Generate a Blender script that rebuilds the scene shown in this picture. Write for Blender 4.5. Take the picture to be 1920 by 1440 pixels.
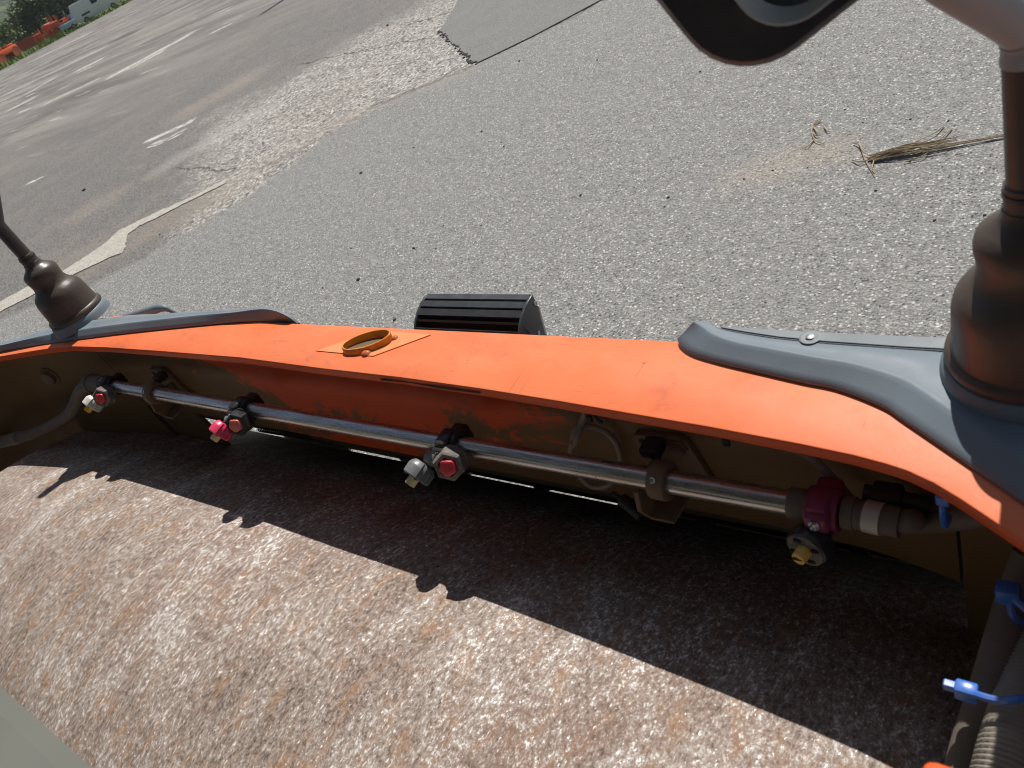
import bpy, bmesh, math, random
from mathutils import Vector, Matrix
random.seed(7)
for o in list(bpy.data.objects): bpy.data.objects.remove(o)
C = bpy.context.scene.collection
scn = bpy.context.scene

# ------------------------------------------------------------------ camera
F_PX = 1442.0
CAM = Vector((0, 0, 1.8))
AX = Vector((0.77946, 0.07743, -0.62165)); AY = Vector((0.49463, -0.68479, 0.53510))
_th = math.radians(28); _d = 1004.0
_up = Vector((-math.sin(_th), -math.cos(_th), -_d / F_PX)).normalized()
_L = Vector((-838 - 960, 545 - 720, F_PX)); _L = (_L - _up * _L.dot(_up)).normalized()
AX = -_L; AY = _up.cross(AX); AZ = _up           # world axes in camera coordinates (x right, y down, z ahead)
def ray(px, py):
    c = Vector((px - 960, py - 720, F_PX)); return Vector((AX.dot(c), AY.dot(c), AZ.dot(c)))
def at_z(px, py, z): r = ray(px, py); return CAM + r * ((z - CAM.z) / r.z)
def at_y(px, py, y): r = ray(px, py); return CAM + r * ((y - CAM.y) / r.y)
def at_x(px, py, x): r = ray(px, py); return CAM + r * ((x - CAM.x) / r.x)
def far(px, py, d):
    r = ray(px, py); r.z = 0; r.normalize(); return Vector((r.x * d, r.y * d, 0))
cd = bpy.data.cameras.new('camera'); cam = bpy.data.objects.new('camera', cd); C.objects.link(cam)
rt = Vector((AX.x, AY.x, AZ.x)); dn = Vector((AX.y, AY.y, AZ.y)); fw = Vector((AX.z, AY.z, AZ.z))
m = Matrix((rt, -dn, -fw)).transposed().to_4x4(); m.translation = CAM
cam.matrix_world = m
cd.sensor_width = 36; cd.sensor_fit = 'HORIZONTAL'; cd.lens = F_PX / 1920 * 36
cd.clip_start = 0.02; cd.clip_end = 6000
cd.dof.use_dof = True; cd.dof.focus_distance = 1.4; cd.dof.aperture_fstop = 14
scn.camera = cam
scn.cycles.filter_width = 1.0
scn.render.resolution_x = 1024; scn.render.resolution_y = 768

# ------------------------------------------------------------------ sky and sun
SUN_EL = math.radians(56); SUN_AZ = math.radians(5)      # azimuth from +Y towards -X
sd = Vector((-math.sin(SUN_AZ) * math.cos(SUN_EL), math.cos(SUN_AZ) * math.cos(SUN_EL), math.sin(SUN_EL)))
w = bpy.data.worlds.new('World'); scn.world = w; w.use_nodes = True
nt = w.node_tree; nt.nodes.clear()
sky = nt.nodes.new('ShaderNodeTexSky'); sky.sky_type = 'NISHITA'; sky.sun_disc = False
sky.sun_elevation = SUN_EL; sky.sun_rotation = -SUN_AZ; sky.air_density = 1.0; sky.dust_density = 1.0
bg = nt.nodes.new('ShaderNodeBackground'); bg.inputs[1].default_value = 0.05
wo = nt.nodes.new('ShaderNodeOutputWorld')
nt.links.new(sky.outputs[0], bg.inputs[0]); nt.links.new(bg.outputs[0], wo.inputs[0])
ld = bpy.data.lights.new('sun', 'SUN'); ld.energy = 5.0; ld.angle = math.radians(0.5); ld.color = (1.0, 0.955, 0.89)
sun = bpy.data.objects.new('sun', ld); C.objects.link(sun)
sun.rotation_euler = sd.to_track_quat('Z', 'Y').to_euler(); sun.location = (0, 4, 6)
vs = scn.view_settings; vs.view_transform = 'Standard'; vs.look = 'None'; vs.exposure = 0.08; vs.gamma = 1; vs.use_curve_mapping = False

# ------------------------------------------------------------------ material helpers
class NT:
    def __init__(s, name):
        s.m = bpy.data.materials.new(name); s.m.use_nodes = True; s.t = s.m.node_tree
        s.b = s.t.nodes['Principled BSDF']; s.tc = s.t.nodes.new('ShaderNodeTexCoord')
    def n(s, ty, **k):
        x = s.t.nodes.new(ty)
        for a, v in k.items(): setattr(x, a, v)
        return x
    def put(s, sock, v):
        if isinstance(v, bpy.types.NodeSocket): s.t.links.new(v, sock)
        elif v is not None:
            if sock.type == 'RGBA' and len(v) == 3: v = (*v, 1)
            sock.default_value = v
    def obj(s): return s.tc.outputs['Object']
    def uv(s): return s.tc.outputs['UV']
    def scale(s, v, sc, rot=(0, 0, 0)):
        x = s.n('ShaderNodeMapping'); s.put(x.inputs[0], v); x.inputs['Scale'].default_value = sc; x.inputs['Rotation'].default_value = rot
        return x.outputs[0]
    def noise(s, v, sc, det=4, rough=0.6, dist=0.0, col=False):
        x = s.n('ShaderNodeTexNoise'); s.put(x.inputs['Vector'], v); x.inputs['Scale'].default_value = sc
        x.inputs['Detail'].default_value = det; x.inputs['Roughness'].default_value = rough; x.inputs['Distortion'].default_value = dist
        return x.outputs['Color' if col else 'Fac']
    def vor(s, v, sc, feat='F1', out='Color', rnd=1.0):
        x = s.n('ShaderNodeTexVoronoi', feature=feat); s.put(x.inputs['Vector'], v); x.inputs['Scale'].default_value = sc
        x.inputs['Randomness'].default_value = rnd
        return x.outputs[out]
    def mth(s, op, a, b=0.0, clamp=False):
        x = s.n('ShaderNodeMath', operation=op, use_clamp=clamp); s.put(x.inputs[0], a); s.put(x.inputs[1], b); return x.outputs[0]
    def rng(s, v, a, b, c=0.0, d=1.0, smooth=True):
        x = s.n('ShaderNodeMapRange', interpolation_type='SMOOTHSTEP' if smooth else 'LINEAR')
        s.put(x.inputs[0], v); s.put(x.inputs[1], a); s.put(x.inputs[2], b); s.put(x.inputs[3], c); s.put(x.inputs[4], d); return x.outputs[0]
    def mix(s, f, a, b, mode='MIX'):
        x = s.n('ShaderNodeMix', data_type='RGBA', blend_type=mode); s.put(x.inputs[0], f); s.put(x.inputs[6], a); s.put(x.inputs[7], b); return x.outputs[2]
    def ramp(s, f, st):
        x = s.n('ShaderNodeValToRGB'); s.put(x.inputs[0], f); e = x.color_ramp.elements
        while len(e) < len(st): e.new(0.5)
        for q, (p, c) in zip(e, st): q.position = p; q.color = (*c, 1) if len(c) == 3 else c
        return x.outputs[0]
    def sep(s, v):
        x = s.n('ShaderNodeSeparateXYZ'); s.put(x.inputs[0], v); return x.outputs
    def vmath(s, op, a, b=None):
        x = s.n('ShaderNodeVectorMath', operation=op); s.put(x.inputs[0], a)
        if b is not None: s.put(x.inputs[1], b)
        return x
    def bump(s, h, st=0.3, di=0.01):
        x = s.n('ShaderNodeBump'); s.put(x.inputs['Height'], h); x.inputs['Strength'].default_value = st; x.inputs['Distance'].default_value = di
        s.t.links.new(x.outputs[0], s.b.inputs['Normal'])
    def seg(s, p, a, b, w0, w1):                       # 1 inside a capsule round the segment a-b, fading from w0 to w1
        a = Vector((a[0], a[1], 0)); b = Vector((b[0], b[1], 0)); d = b - a
        q = s.vmath('SUBTRACT', p, a).outputs[0]
        t = s.mth('MULTIPLY', s.vmath('DOT_PRODUCT', q, d).outputs['Value'], 1 / max(d.length_squared, 1e-6), True)
        sc = s.n('ShaderNodeVectorMath', operation='SCALE'); sc.inputs[0].default_value = d; s.put(sc.inputs['Scale'], t)
        L = s.vmath('LENGTH', s.vmath('SUBTRACT', q, sc.outputs[0]).outputs[0]).outputs['Value']
        return s.rng(L, w0, w1, 1, 0)
    def fin(s, col=None, rough=None, metal=None, spec=None):
        s.put(s.b.inputs['Base Color'], col); s.put(s.b.inputs['Roughness'], rough); s.put(s.b.inputs['Metallic'], metal)
        s.put(s.b.inputs['Specular IOR Level'], spec); return s.m

def mk_mat(name, col, rough=0.5, metal=0.0, var=0.25, sc=30, dust=None, dfac=0.4, bump=0.0, bsc=80, spec=0.5):
    t = NT(name); v = t.obj()
    n1 = t.noise(v, sc, 5); dark = tuple(c * (1 - var) for c in col); lite = tuple(min(1, c * (1 + var)) for c in col)
    c = t.mix(n1, dark, lite)
    if dust:
        c = t.mix(t.mth('MULTIPLY', t.rng(t.noise(v, sc * 0.4, 6, 0.7), 0.4, 0.75), dfac), c, dust)
    if bump: t.bump(t.noise(v, bsc, 4), bump, 0.004)
    r = t.rng(t.noise(v, sc * 2, 3), 0.3, 0.7, max(0.05, rough - 0.1), min(1, rough + 0.1))
    return t.fin(c, r, metal, spec)

ORANGE = (0.82, 0.135, 0.032)
def orange_mat(name, chips=0.0, olive=False):
    t = NT(name); v = t.obj(); x = t.sep(v)
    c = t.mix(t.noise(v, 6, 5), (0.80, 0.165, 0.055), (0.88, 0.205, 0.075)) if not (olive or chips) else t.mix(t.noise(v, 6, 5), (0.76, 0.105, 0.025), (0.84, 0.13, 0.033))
    dust = t.rng(t.noise(t.scale(v, (1, 2.5, 1)), 4, 6, 0.65), 0.4, 0.8)
    c = t.mix(t.mth('MULTIPLY', dust, 0.05 if (olive or chips) else 0.3), c, (0.70, 0.36, 0.20))
    c = t.mix(t.rng(t.noise(t.scale(v, (1, 1.8, 1), (0, 0, .5)), 2.3, 6, 0.7), 0.42, 0.7, 0, 0.0 if (olive or chips) else 0.55), c, (0.84, 0.25, 0.10))
    gr = t.mth('MULTIPLY', t.rng(t.noise(t.scale(v, (1, 1.6, 1), (0, 0, .4)), 9, 8, 0.78), 0.52, 0.70), 0.5)
    c = t.mix(gr, c, (0.42, 0.12, 0.06))
    s1 = t.rng(t.noise(t.scale(v, (6, 150, 6), (0, 0, .3)), 2.2, 3, .55), 0.70, 0.73); s2 = t.rng(t.noise(t.scale(v, (120, 5, 6), (0, 0, .5)), 2.2, 3, .55), 0.71, 0.74)
    c = t.mix(t.mth('MULTIPLY', t.mth('MAXIMUM', s1, s2), 0.5), c, (0.32, 0.10, 0.06))
    # fine marks and smudges
    sm = t.rng(t.noise(t.scale(v, (8, 30, 8), (0, 0, 0.35)), 5, 3, 0.5), 0.66, 0.74)
    c = t.mix(t.mth('MULTIPLY', sm, 0.16), c, (0.25, 0.09, 0.05))
    sp = t.rng(t.noise(v, 70, 4), 0.69, 0.74)
    c = t.mix(t.mth('MULTIPLY', sp, 0.6), c, (0.18, 0.08, 0.05))
    if chips:
        ch = t.rng(t.noise(t.scale(v, (14, 30, 40)), 2.2, 6, 0.75), 0.62, 0.66)
        c = t.mix(t.mth('MULTIPLY', ch, chips), c, (0.24, 0.2, 0.17))
        c = t.mix(t.mth('MULTIPLY', t.rng(t.noise(v, 26, 6), 0.5, 0.8), 0.5), c, (0.4, 0.07, 0.03))
    if olive:                                              # thin worn paint with dull primer showing through
        a = t.rng(x[0], 0.1, -0.62, 0, 1); b = t.rng(x[0], -0.25, 0.55, 1, 0)
        wn = t.noise(t.scale(v, (2.4, 2.4, 3.2), (0, 0.6, 0)), 2.4, 6, 0.7, 0.6)
        lvl = t.rng(x[2], 1.17, 1.3, 0.0, 0.16)
        k = t.mth('ADD', wn, lvl)
        edge = t.mth('ADD', t.rng(x[0], -0.24, -0.62, 0, 0.3), t.rng(x[0], 0.22, 0.52, 0, 0.34))
        k = t.mth('SUBTRACT', k, edge)
        msk = t.rng(k, 0.50, 0.575)
        ol = t.mix(t.noise(v, 9, 5), (0.15, 0.095, 0.045), (0.24, 0.15, 0.07))
        c = t.mix(msk, ol, t.mix(0.25, c, (0.5, 0.05, 0.015)))
    t.bump(t.noise(v, 160, 3), 0.05, 0.002)
    r = t.rng(t.noise(v, 14, 4), 0.3, 0.7, 0.36, 0.55)
    return t.fin(c, r, 0, 0.4)

MT = {}
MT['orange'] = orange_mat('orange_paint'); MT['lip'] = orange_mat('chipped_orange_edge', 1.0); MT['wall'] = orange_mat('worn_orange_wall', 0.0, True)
MT['plastic'] = mk_mat('grey_blue_plastic', (0.165, 0.205, 0.24), 0.52, 0, 0.08, 9, (0.28, 0.27, 0.25), 0.25, 0.04, 420, 0.4)
MT['lid'] = mk_mat('grey_lid_plastic', (0.19, 0.215, 0.235), 0.55, 0, 0.08, 9, (0.32, 0.30, 0.27), 0.3, 0.04, 420, 0.4)
MT['rubber'] = mk_mat('dusty_black_rubber', (0.062, 0.047, 0.038), 0.42, 0, 0.25, 12, (0.19, 0.135, 0.1), 0.4, 0.08, 120)
MT['pole'] = mk_mat('dark_pole_coating', (0.055, 0.045, 0.04), 0.4, 0, 0.2, 14, (0.14, 0.1, 0.08), 0.3)
MT['arm'] = mk_mat('pale_arm_plastic', (0.33, 0.34, 0.34), 0.45, 0, 0.1, 14, (0.36, 0.35, 0.33), 0.2)
MT['clamp'] = mk_mat('shaded_soiled_magenta', (0.24, 0.025, 0.08), 0.5, 0, 0.2, 50, (0.2, 0.1, 0.09), 0.4)  # darker copy of the magenta plastic: shade put into the colour, plus dirt
MT['rim'] = mk_mat('pale_mirror_rim', (0.42, 0.43, 0.40), 0.4, 0, 0.1, 20)
MT['black'] = mk_mat('black_plastic', (0.018, 0.018, 0.021), 0.4, 0, 0.3, 40, (0.09, 0.08, 0.07), 0.35)
MT['alu'] = mk_mat('black_anodised_aluminium', (0.075, 0.08, 0.088), 0.38, 0.3, 0.2, 40, (0.08, 0.075, 0.07), 0.15)
MT['recess_shade'] = mk_mat('painted_recess_shade', (0.012, 0.012, 0.013), 0.8)  # near-black colour stands in for shade inside holes, slots and between fins
MT['steel'] = mk_mat('zinc_steel', (0.52, 0.52, 0.53), 0.28, 1.0, 0.15, 40)
MT['greyplastic'] = mk_mat('grey_nozzle_plastic', (0.17, 0.18, 0.19), 0.4, 0, 0.2, 60, (0.3, 0.27, 0.22), 0.5, 0.1)
MT['dustycap'] = mk_mat('dusty_grey_cap', (0.13, 0.12, 0.11), 0.7, 0, 0.4, 90, (0.4, 0.35, 0.28), 0.6, 0.3, 300)
MT['pink'] = mk_mat('magenta_plastic', (0.78, 0.045, 0.14), 0.35, 0, 0.1, 50, (0.32, 0.25, 0.2), 0.35)
MT['salmon'] = mk_mat('salmon_plug', (0.75, 0.17, 0.14), 0.45, 0, 0.15, 80, (0.32, 0.25, 0.2), 0.35)
MT['red'] = mk_mat('red_plug', (0.66, 0.04, 0.055), 0.35, 0, 0.15, 80, (0.5, 0.2, 0.18), 0.3)
MT['cream'] = mk_mat('cream_spray_tip', (0.82, 0.7, 0.36), 0.35, 0, 0.15, 120, (0.32, 0.25, 0.2), 0.35)
MT['yellow'] = mk_mat('yellow_spray_tip', (0.85, 0.5, 0.04), 0.35, 0, 0.15, 120, (0.7, 0.6, 0.5), 0.4)
MT['whitecap'] = mk_mat('white_cap_plastic', (0.7, 0.69, 0.64), 0.4, 0, 0.15, 80, (0.32, 0.25, 0.2), 0.35)
MT['blue'] = mk_mat('blue_cable_tie', (0.03, 0.17, 0.62), 0.35, 0, 0.15, 60, (0.32, 0.25, 0.2), 0.35)
MT['hose'] = mk_mat('dusty_brown_hose', (0.15, 0.125, 0.10), 0.75, 0, 0.25, 30, (0.27, 0.22, 0.17), 0.6, 0.1)
MT['conduit'] = mk_mat('grey_corrugated_conduit', (0.3, 0.27, 0.23), 0.7, 0, 0.2, 30, (0.3, 0.26, 0.2), 0.5)
MT['cable'] = mk_mat('grey_cable', (0.3, 0.26, 0.21), 0.6, 0, 0.15, 30, (0.2, 0.14, 0.09), 0.5)
MT['bracket'] = mk_mat('olive_brown_bracket', (0.16, 0.105, 0.06), 0.6, 0, 0.3, 22, (0.22, 0.14, 0.09), 0.5, 0.1)
MT['olive'] = mk_mat('dusty_olive_steel', (0.11, 0.085, 0.05), 0.75, 0, 0.3, 18, (0.17, 0.14, 0.095), 0.6, 0.2)
MT['cab'] = mk_mat('grey_green_cab_paint', (0.14, 0.15, 0.135), 0.5, 0, 0.12, 5, (0.2, 0.17, 0.09), 0.4)
MT['rim_dull'] = mk_mat('dull_screw', (0.3, 0.3, 0.3), 0.45, 0.8)
MT['dark'] = mk_mat('dark_cab_trim', (0.025, 0.026, 0.03), 0.6)
MT['opening'] = mk_mat('yellow_orange_rusty_ring', (0.82, 0.31, 0.03), 0.5, 0, 0.15, 60, (0.2, 0.08, 0.03), 0.75, 0.15, 200)
MT['mask'] = mk_mat('pale_orange_unpainted_square', (0.83, 0.29, 0.11), 0.5, 0, 0.10, 30, (0.7, 0.36, 0.2), 0.4)
MT['tape'] = mk_mat('white_hose_crimp', (0.6, 0.57, 0.52), 0.5, 0.2, 0.2, 60)
# mirror glass
t = NT('mirror_glass'); MT['mirror'] = t.fin(t.mix(t.noise(t.obj(), 12, 3), (0.75, 0.77, 0.8), (0.85, 0.86, 0.88)), 0.04, 1.0)
# spray tube: bright steel, a little soiled
t = NT('spray_tube_steel'); v = t.obj()
c = t.mix(t.rng(t.noise(t.scale(v, (3, 40, 40)), 4, 5), 0.35, 0.75), (0.62, 0.63, 0.65), (0.38, 0.33, 0.28))
c = t.mix(t.rng(t.noise(v, 120, 4), 0.68, 0.74), c, (0.14, 0.1, 0.08))
MT['tube'] = t.fin(c, t.rng(t.noise(t.scale(v, (4, 60, 60)), 5, 4), 0.3, 0.7, 0.2, 0.4), 0.95)
# drum: rolled steel with rust and bright scuffs drawn out in the rolling direction
t = NT('drum_steel'); u = t.uv()
big = t.rng(t.noise(t.scale(u, (1, .55, 1)), 2.4, 6, 0.65), 0.3, 0.7, -0.045, 0.045, False)
clu = t.rng(t.noise(t.scale(u, (5, 2.4, 1)), 4, 6, 0.7), 0.3, 0.7, -0.05, 0.05, False)
m1 = t.noise(t.scale(u, (54, 32, 1), (0, 0, .04)), 3.0, 7, 0.76, 0.0)
m2 = t.noise(t.scale(u, (140, 90, 1), (0, 0, .04)), 3.0, 5, 0.7, 0.0)
k = t.mth('ADD', t.mth('ADD', t.mth('MULTIPLY', m1, 0.62), t.mth('MULTIPLY', m2, 0.38)), t.mth('ADD', big, clu))
c = t.ramp(k, [(0.35, (0.055, 0.042, 0.036)), (0.42, (0.130, 0.097, 0.078)), (0.48, (0.265, 0.208, 0.175)), (0.53, (0.35, 0.293, 0.255)), (0.57, (0.48, 0.44, 0.41)), (0.605, (0.74, 0.71, 0.69)), (0.66, (0.93, 0.92, 0.92))])
fl = t.rng(k, 0.56, 0.63)
rust = t.mth('MULTIPLY', t.rng(t.noise(t.scale(u, (9, 4, 1)), 4, 8, 0.75), 0.48, 0.66), t.rng(k, 0.50, 0.60, 0.6, 0.0))
c = t.mix(rust, c, (0.36, 0.19, 0.085))
red = t.mth('MULTIPLY', t.rng(t.noise(t.scale(u, (1, .45, 1)), 2.3, 6, 0.7, 0.4), 0.48, 0.72), t.rng(k, 0.50, 0.60, 0.55, 0.0))
c = t.mix(red, c, (0.185, 0.095, 0.068))
f2 = t.rng(t.mth('ADD', t.noise(t.scale(u, (88, 44, 1), (0, 0, 0.06)), 2.8, 5, 0.65), t.mth('MULTIPLY', clu, 0.6)), 0.625, 0.66)
c = t.mix(t.mth('MULTIPLY', f2, 0.9), c, (0.9, 0.89, 0.88)); fl = t.mth('MAXIMUM', fl, f2)
pit = t.rng(t.noise(t.scale(u, (80, 50, 1)), 2.4, 3), 0.68, 0.73)
c = t.mix(t.mth('MULTIPLY', pit, 0.85), c, (0.04, 0.03, 0.028))
scr = t.rng(t.noise(t.scale(u, (210, 2.2, 1), (0, 0, 0.02)), 2.0, 4, 0.6), 0.67, 0.72)
c = t.mix(t.mth('MULTIPLY', scr, 0.3), c, (0.5, 0.46, 0.43)); grain = m2
xx = t.sep(u)
edge = t.rng(xx[1], 0.40, 0.50)                            # dusty dry band low on the front
c = t.mix(t.mth('MULTIPLY', t.mth('MULTIPLY', edge, t.rng(t.noise(t.scale(u, (6, 20, 1)), 3, 5), 0.3, 0.6)), 0.8), c, (0.30, 0.265, 0.215))
hgt = t.mth('ADD', t.mth('MULTIPLY', fl, 0.5), grain)
t.bump(hgt, 0.4, 0.0012)
MT['drum'] = t.fin(c, t.rng(fl, 0, 1, 0.7, 0.4), t.rng(fl, 0, 1, 0.0, 0.3), 0.35)

# ------------------------------------------------------------------ mesh helpers
def wloc(o):
    v = Vector((0, 0, 0))
    while o: v += o.location; o = o.parent
    return v
def link(name, bm, mat, parent=None, smooth=None, label=None, loc=None):
    if loc is not None or parent is not None:
        off = wloc(parent) if parent else Vector((0, 0, 0))
        if loc is not None: off = off + Vector(loc)
        bmesh.ops.translate(bm, verts=bm.verts, vec=-(Vector(loc) if (loc is not None and parent is None) else off))
    bmesh.ops.recalc_face_normals(bm, faces=bm.faces)
    me = bpy.data.meshes.new(name); bm.to_mesh(me); bm.free()
    for q in (mat if isinstance(mat, (list, tuple)) else [mat]): me.materials.append(MT[q] if isinstance(q, str) else q)
    if smooth is not None:
        me.polygons.foreach_set('use_smooth', [True] * len(me.polygons)); me.set_sharp_from_angle(angle=math.radians(smooth))
    o = bpy.data.objects.new(name, me); C.objects.link(o)
    if parent: o.parent = parent
    if loc is not None and parent is None: o.location = loc
    if label: o['label'] = label
    return o
def empty(name, loc, label, cat, group=None):
    o = bpy.data.objects.new(name, None); C.objects.link(o); o.location = loc; o.empty_display_size = 0.1
    o['label'] = label; o['category'] = cat
    if group: o['group'] = group
    return o
def tag(o, label=None, cat=None, group=None, kind=None):
    for k, v in (('label', label), ('category', cat), ('group', group), ('kind', kind)):
        if v: o[k] = v
    return o
def BM(): return bmesh.new()
def box(bm, a, b, bev=0.0, seg=2, rot=None, piv=None):
    a = Vector(a); b = Vector(b); vs_ = bmesh.ops.create_cube(bm, size=1)['verts']
    for q in vs_: q.co = Vector([(a[i] + b[i]) / 2 + q.co[i] * (b[i] - a[i]) for i in range(3)])
    if bev:
        es = list({e for q in vs_ for e in q.link_edges})
        r = bmesh.ops.bevel(bm, geom=es, offset=bev, segments=seg, affect='EDGES', profile=0.5); vs_ = list({v for f in r['faces'] for v in f.verts} | {v for v in vs_ if v.is_valid})
    if rot is not None:
        bmesh.ops.rotate(bm, verts=vs_, cent=piv if piv is not None else (a + b) / 2, matrix=rot)
    return vs_
def frame_of(d):
    d = d.normalized(); a = Vector((0, 0, 1)) if abs(d.z) < 0.9 else Vector((1, 0, 0))
    u = d.cross(a).normalized(); return u, d.cross(u).normalized()
def spline(pts, n=8):
    pts = [Vector(p) for p in pts]; P = [pts[0] * 2 - pts[1]] + pts + [pts[-1] * 2 - pts[-2]]; out = []
    for i in range(1, len(P) - 2):
        a, b, c, d = P[i - 1:i + 3]
        for k in range(n):
            q = k / n; out.append(0.5 * ((2 * b) + (c - a) * q + (2 * a - 5 * b + 4 * c - d) * q * q + (3 * b - a - 3 * c + d) * q ** 3))
    return out + [pts[-1]]
def tube(bm, pts, r, seg=12, cap=True):
    pts = [Vector(p) for p in pts]; rs = r if isinstance(r, (list, tuple)) else [r] * len(pts); rings = []; u = None
    for i, p in enumerate(pts):
        d = (pts[min(i + 1, len(pts) - 1)] - pts[max(i - 1, 0)]).normalized()
        if u is None: u, _ = frame_of(d)
        u = (u - d * u.dot(d)).normalized(); v = d.cross(u)
        rings.append([bm.verts.new(p + (u * math.cos(2 * math.pi * k / seg) + v * math.sin(2 * math.pi * k / seg)) * rs[i]) for k in range(seg)])
    for a, b in zip(rings, rings[1:]):
        for k in range(seg): bm.faces.new((a[k], a[(k + 1) % seg], b[(k + 1) % seg], b[k]))
    if cap: bm.faces.new(rings[0][::-1]); bm.faces.new(rings[-1])
def lathe(bm, base, axis, prof, seg=32, mod=None, cap=True):
    """prof: (radius, height) along axis; mod(angle, i) scales the radius"""
    base = Vector(base); axis = Vector(axis).normalized(); u, v = frame_of(axis); rings = []
    for i, (r, h) in enumerate(prof):
        ring = []
        for k in range(seg):
            a = 2 * math.pi * k / seg; q = r * (mod(a, i) if mod else 1)
            ring.append(bm.verts.new(base + axis * h + (u * math.cos(a) + v * math.sin(a)) * q))
        rings.append(ring)
    for a, b in zip(rings, rings[1:]):
        for k in range(seg): bm.faces.new((a[k], a[(k + 1) % seg], b[(k + 1) % seg], b[k]))
    if cap: bm.faces.new(rings[0][::-1]); bm.faces.new(rings[-1])
def prism(bm, poly, ext, bev=0.0, seg=2, bev_top_only=False):
    """poly: 3-D points of one face, pushed along ext"""
    ext = Vector(ext); f = bm.faces.new([bm.verts.new(Vector(p)) for p in poly])
    r = bmesh.ops.extrude_face_region(bm, geom=[f]); vs_ = [g for g in r['geom'] if isinstance(g, bmesh.types.BMVert)]
    bmesh.ops.translate(bm, verts=vs_, vec=ext)
    if bev:
        top = set(vs_)
        es = [e for e in bm.edges if all(v in top for v in e.verts)]
        if not bev_top_only:
            es += [e for e in bm.edges if e in f.edges]
        bmesh.ops.bevel(bm, geom=es, offset=bev, segments=seg, affect='EDGES', profile=0.5)
    return vs_
def sheet(name, pts, z, mat, parent=None):
    bm = BM(); bm.faces.new([bm.verts.new((p[0], p[1], z)) for p in pts]); bmesh.ops.triangulate(bm, faces=bm.faces)
    o = link(name, bm, mat, parent); return o

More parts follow.
